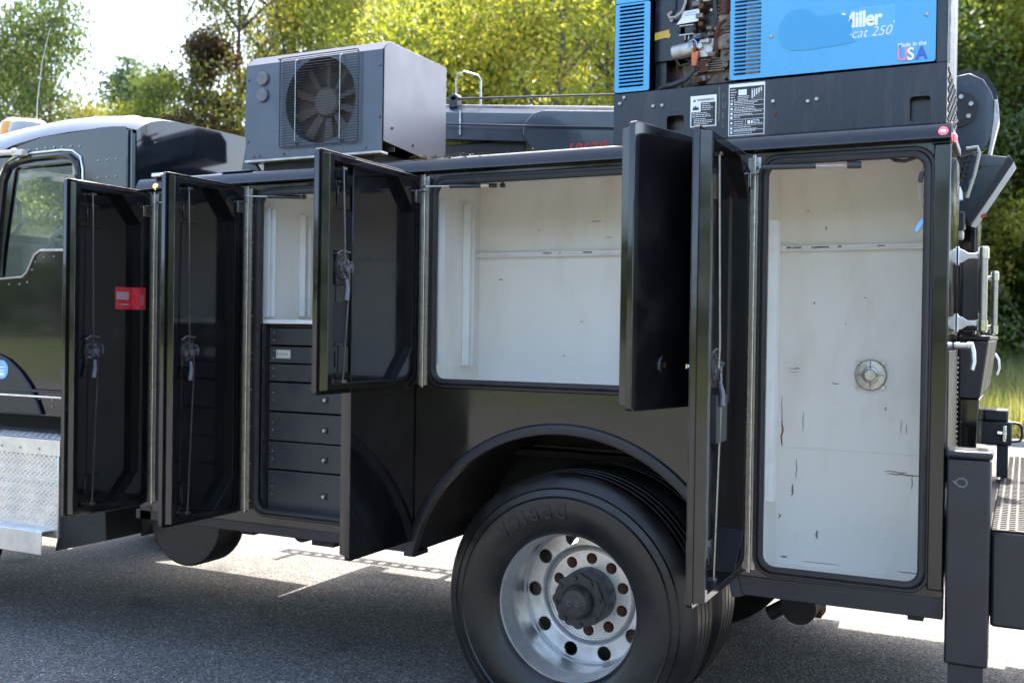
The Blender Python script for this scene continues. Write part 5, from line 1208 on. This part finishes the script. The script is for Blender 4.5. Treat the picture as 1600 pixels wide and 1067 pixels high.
for j in range(3): k.tube([(x+j*.018, HY-.09, z) for x, z in pts], .012, 8)
for j in range(9): k.cyl((-.345+j*.007, HY-.105, 2.21+.026*j), (-.28+j*.006, HY-.105, 2.225+.026*j), .004, seg=6)
k.build('chain_bundle', M['hose'], K)
k = MB(); k.tube([(-.262, HY-.13, 2.455), (-.215, HY-.13, 2.460), (-.205, HY-.13, 2.43), (-.225, HY-.13, 2.33), (-.255, HY-.13, 2.225)], .008, 8); k.build('bent_strap', M['stkwhite'], K)
k = MB(); k.lathe([(.0, .07), (.022, .062), (.030, .04), (.034, .0), (.018, -.004), (.014, -.04), (.0, -.042)], (-.305, HY-.14, 2.215), 'z', 18); k.build('white_cap_fitting', M['wt'], K)
k = MB(); k.tube([(-.395, HY-.14, 2.24), (-.36, HY-.14, 2.29), (-.335, HY-.14, 2.30)], .007, 6); k.tube([(-.45, HY-.14, 2.22), (-.39, HY-.14, 2.20), (-.33, HY-.14, 2.205)], .006, 6); k.tube([(-.42, HY-.14, 2.26), (-.39, HY-.14, 2.23), (-.41, HY-.14, 2.18)], .005, 6); k.build('crane_cable', M['hose'], K)
k = MB(); k.box(-.50, -.26, HY-.20, HY-.10, 2.075, 2.155); k.build('dark_rest_box', M['wgrey'], K, .006)
k = MB(); k.box(-.33, -.265, HY-.18, HY-.12, 2.03, 2.073); k.build('grey_light', M['silver'], K, .008)
k = MB(); k.box(-.60, -.30, 1.40, 1.90, 1.06, 2.45); k.build('crane_column', M['satin'], K, .02)

# ================================================================== REAR
# grab bars
def grab_bar(y, x=-.141, z0=1.592, z1=1.905, lab=''):
    k = MB(); k.cyl((x, y, z0+.02), (x, y, z1-.02), .0155, seg=20); o = k.build('grab_bar', M['steel'], T)
    for za, zc in ((z1-.045, z1), (z0+.045, z0)):
        k = MB(); k.cyl((x, y, za), (x, y, zc-(.008 if zc > za else -.008)), .019, seg=20); k.lathe([(.019, 0), (.015, .006 if zc > za else -.006), (0, .009 if zc > za else -.009)], (x, y, zc-(.008 if zc > za else -.008)), 'z', 20); k.build('bar_end_cap', M['chrome'], o)
    for zc in (z1-.035, z0+.035):
        k = MB(); k.extr([(x, zc-.016), (x-.030, zc-.009), (x-.050, zc-.010), (x-.066, zc-.022), (-.2245, zc-.028), (-.2245, zc+.028), (x-.066, zc+.022), (x-.050, zc+.010), (x-.030, zc+.009), (x, zc+.016)], [], XZ, y-.005, y+.005); k.build('bar_bracket', M['alu_flat'], o, .002)
        k = MB(); k.box(-.2262, -.2205, y-.02, y+.02, zc-.034, zc+.034); k.build('bracket_plate', M['alu_flat'], o, .003)
    o['label'] = lab
grab_bar(.46, lab='nearer steel grab bar on the rear'); grab_bar(1.98, lab='farther steel grab bar on the rear')
box('rear_face_far_side', M['black'], T, -.2255, -.222, 1.925, 2.42, .67, 2.2, .001)
k = MB(); k.box(-.2215, -.150, .52, .70, 1.60, 1.875); k.build('dark_rear_box', M['satin'], T, .012)
k = MB(); k.box(-.226, -.222, .02, .49, 1.10, 1.53); k.build('rear_door_panel', M['satin'], T, .003)
# lever handle
k = MB(); k.cyl((-.2245, .30, 1.545), (-.178, .30, 1.545), .011, seg=14); k.cyl((-.18, .30, 1.545), (-.163, .30, 1.545), .014, seg=14); h1 = k.build('rear_lever', M['alu_flat'], T, .001)
k = MB(); k.tube([(-.170, .30, 1.548), (-.163, .29, 1.525), (-.160, .285, 1.49), (-.165, .28, 1.462)], [.011, .010, .009, .008], 10); k.build('lever_grip', M['alu_flat'], T)
k = MB(); k.tube([(-.135, 1.90, 1.50), (-.118, 1.90, 1.47), (-.115, 1.90, 1.43), (-.125, 1.90, 1.40)], .010, 8); k.build('rear_lever', M['alu_flat'], T)
# tapered tail housing
k = MB(); k.hexa([(-.224, .62, 1.345), (-.150, .62, 1.345), (-.150, 1.85, 1.345), (-.224, 1.85, 1.345), (-.224, .62, 1.565), (-.122, .62, 1.565), (-.122, 1.85, 1.565), (-.224, 1.85, 1.565)]); k.build('tail_housing', M['satin'], T, .006)
k = MB(); k.box(-.224, -.118, .615, 1.86, 1.5655, 1.583); k.build('tail_housing_lid', M['satin'], T, .005)
k = MB(); k.hexa([(-.224, .63, 1.0), (-.165, .63, 1.0), (-.165, 1.84, 1.0), (-.224, 1.84, 1.0), (-.224, .63, 1.343), (-.152, .63, 1.343), (-.152, 1.84, 1.343), (-.224, 1.84, 1.343)]); k.build('tail_lower_panel', M['black'], T, .004)
k = MB()
for i in range(22): k.cyl((-.2215, .5-.0, 1.12+.018*i), (-.2190, .5, 1.12+.018*i), .004, seg=6)
tag(k.build('rear_rivet_row', M['steel'], T), kind='stuff')
# bumper with tread top
k = MB(); k.box(-.087, .55, -.005, 2.35, .653, .958); bp = k.build('rear_bumper', M['satin'], T, .01)
k = MB(); k.box(-.086, .549, .0, 2.345, .9585, .964); tpl = k.build('bumper_tread_plate', M['dark'], T, .002)
k = MB(); i = 0; x = -.08
while x < .30:
    y = .01+(i % 2)*.02
    while y < 2.3:
        k.hexa([(x-.010, y-.003, .9641), (x+.010, y-.003, .9641), (x+.010, y+.003, .9641), (x-.010, y+.003, .9641), (x-.008, y-.001, .967), (x+.008, y-.001, .967), (x+.008, y+.001, .967), (x-.008, y+.001, .967)]); y += .040
    x += .026; i += 1
tag(k.build('tread_pattern', M['dark'], tpl, flat=True), kind='stuff')
k = MB(); k.box(-.20, -.088, .10, 2.3, .66, .95); k.build('bumper_mount', M['dark'], T, .004)
# outrigger leg
k = MB(); k.box(-.218, -.090, -.055, .075, .530, 1.188); og = k.build('outrigger_leg', M['satin'], T, .008)
k = MB(); k.box(-.224, -.084, -.062, .082, 1.189, 1.214); k.build('outrigger_cap', M['satin'], T, .010)
k = MB(); k.box(-.206, -.102, -.043, .063, .12, .529); k.cyl((-.154, .01, .0), (-.154, .01, .03), .13, seg=28); k.cyl((-.154, .01, .03), (-.154, .01, .12), .04, seg=16); k.build('outrigger_inner_leg', M['satin'], T, .004)
k = MB(); k.tube([(-.175+.016*math.cos(t), -.0552, 1.112+.014*math.sin(t)) for t in [i*PI/12 for i in range(24)]], .0028, 6, closed=True); k.tube([(-.20, -.056, 1.117), (-.192, -.057, 1.108), (-.180, -.057, 1.100), (-.165, -.057, 1.098)], .0035, 6); k.build('welded_ring', M['hubgrey'], T)
# tow block with T handle standing on the bumper
V = empty('vise_mount'); tag(V, 'black block with a bright T screw and side loop, standing on the rear bumper', 'tool mount')
vy = 1.35
k = MB(); k.box(-.168, -.046, vy, vy+.12, 1.108, 1.212); k.build('block', M['satin'], V, .008)
k = MB(); k.box(-.160, -.062, vy-.004, vy+.13, 1.213, 1.262); k.build('top_plate', M['satin'], V, .008)
k = MB(); k.box(-.105, -.060, vy+.03, vy+.09, .966, 1.107); k.build('post', M['satin'], V, .004)
k = MB(); k.cyl((-.075, vy-.001, 1.160), (-.075, vy-.022, 1.160), .010, seg=14); k.cyl((-.105, vy-.012, 1.162), (-.078, vy-.012, 1.160), .009, seg=10); k.box(-.083, -.067, vy-.028, vy-.0221, 1.125, 1.195); k.build('screw_handle', M['chrome'], V, .003)
k = MB(); k.tube([(-.046, vy+.04, 1.205), (-.020, vy+.04, 1.203), (-.008, vy+.04, 1.190), (-.006, vy+.04, 1.145), (-.014, vy+.04, 1.128), (-.046, vy+.04, 1.122)], .006, 8); k.build('side_loop', M['satin'], V)

# ---- dry leaves and moss lying on the deck edge
g = random.Random(9); k = MB()
for i in range(170):
    x = -2.30+abs(g.gauss(0, .22)); y = g.uniform(.0, .10); z = 2.2745+g.random()*.012; a = g.uniform(0, 6.28); r_ = g.uniform(.006, .014)
    k.add([(x-r_*math.cos(a), y-r_*math.sin(a), z), (x+r_*.4*math.sin(a), y-r_*.4*math.cos(a), z+.003), (x+r_*math.cos(a), y+r_*math.sin(a), z+g.random()*.006), (x-r_*.4*math.sin(a), y+r_*.4*math.cos(a), z+.002)], [(0, 1, 2, 3)])
tag(k.build('leaf_litter', mat('moss_and_leaves', (.16, .17, .04), .8, base2=(.30, .22, .10), nscale=30), flat=True, recalc=False), 'dry leaves and moss gathered on the body deck edge', 'leaf litter', kind='stuff')
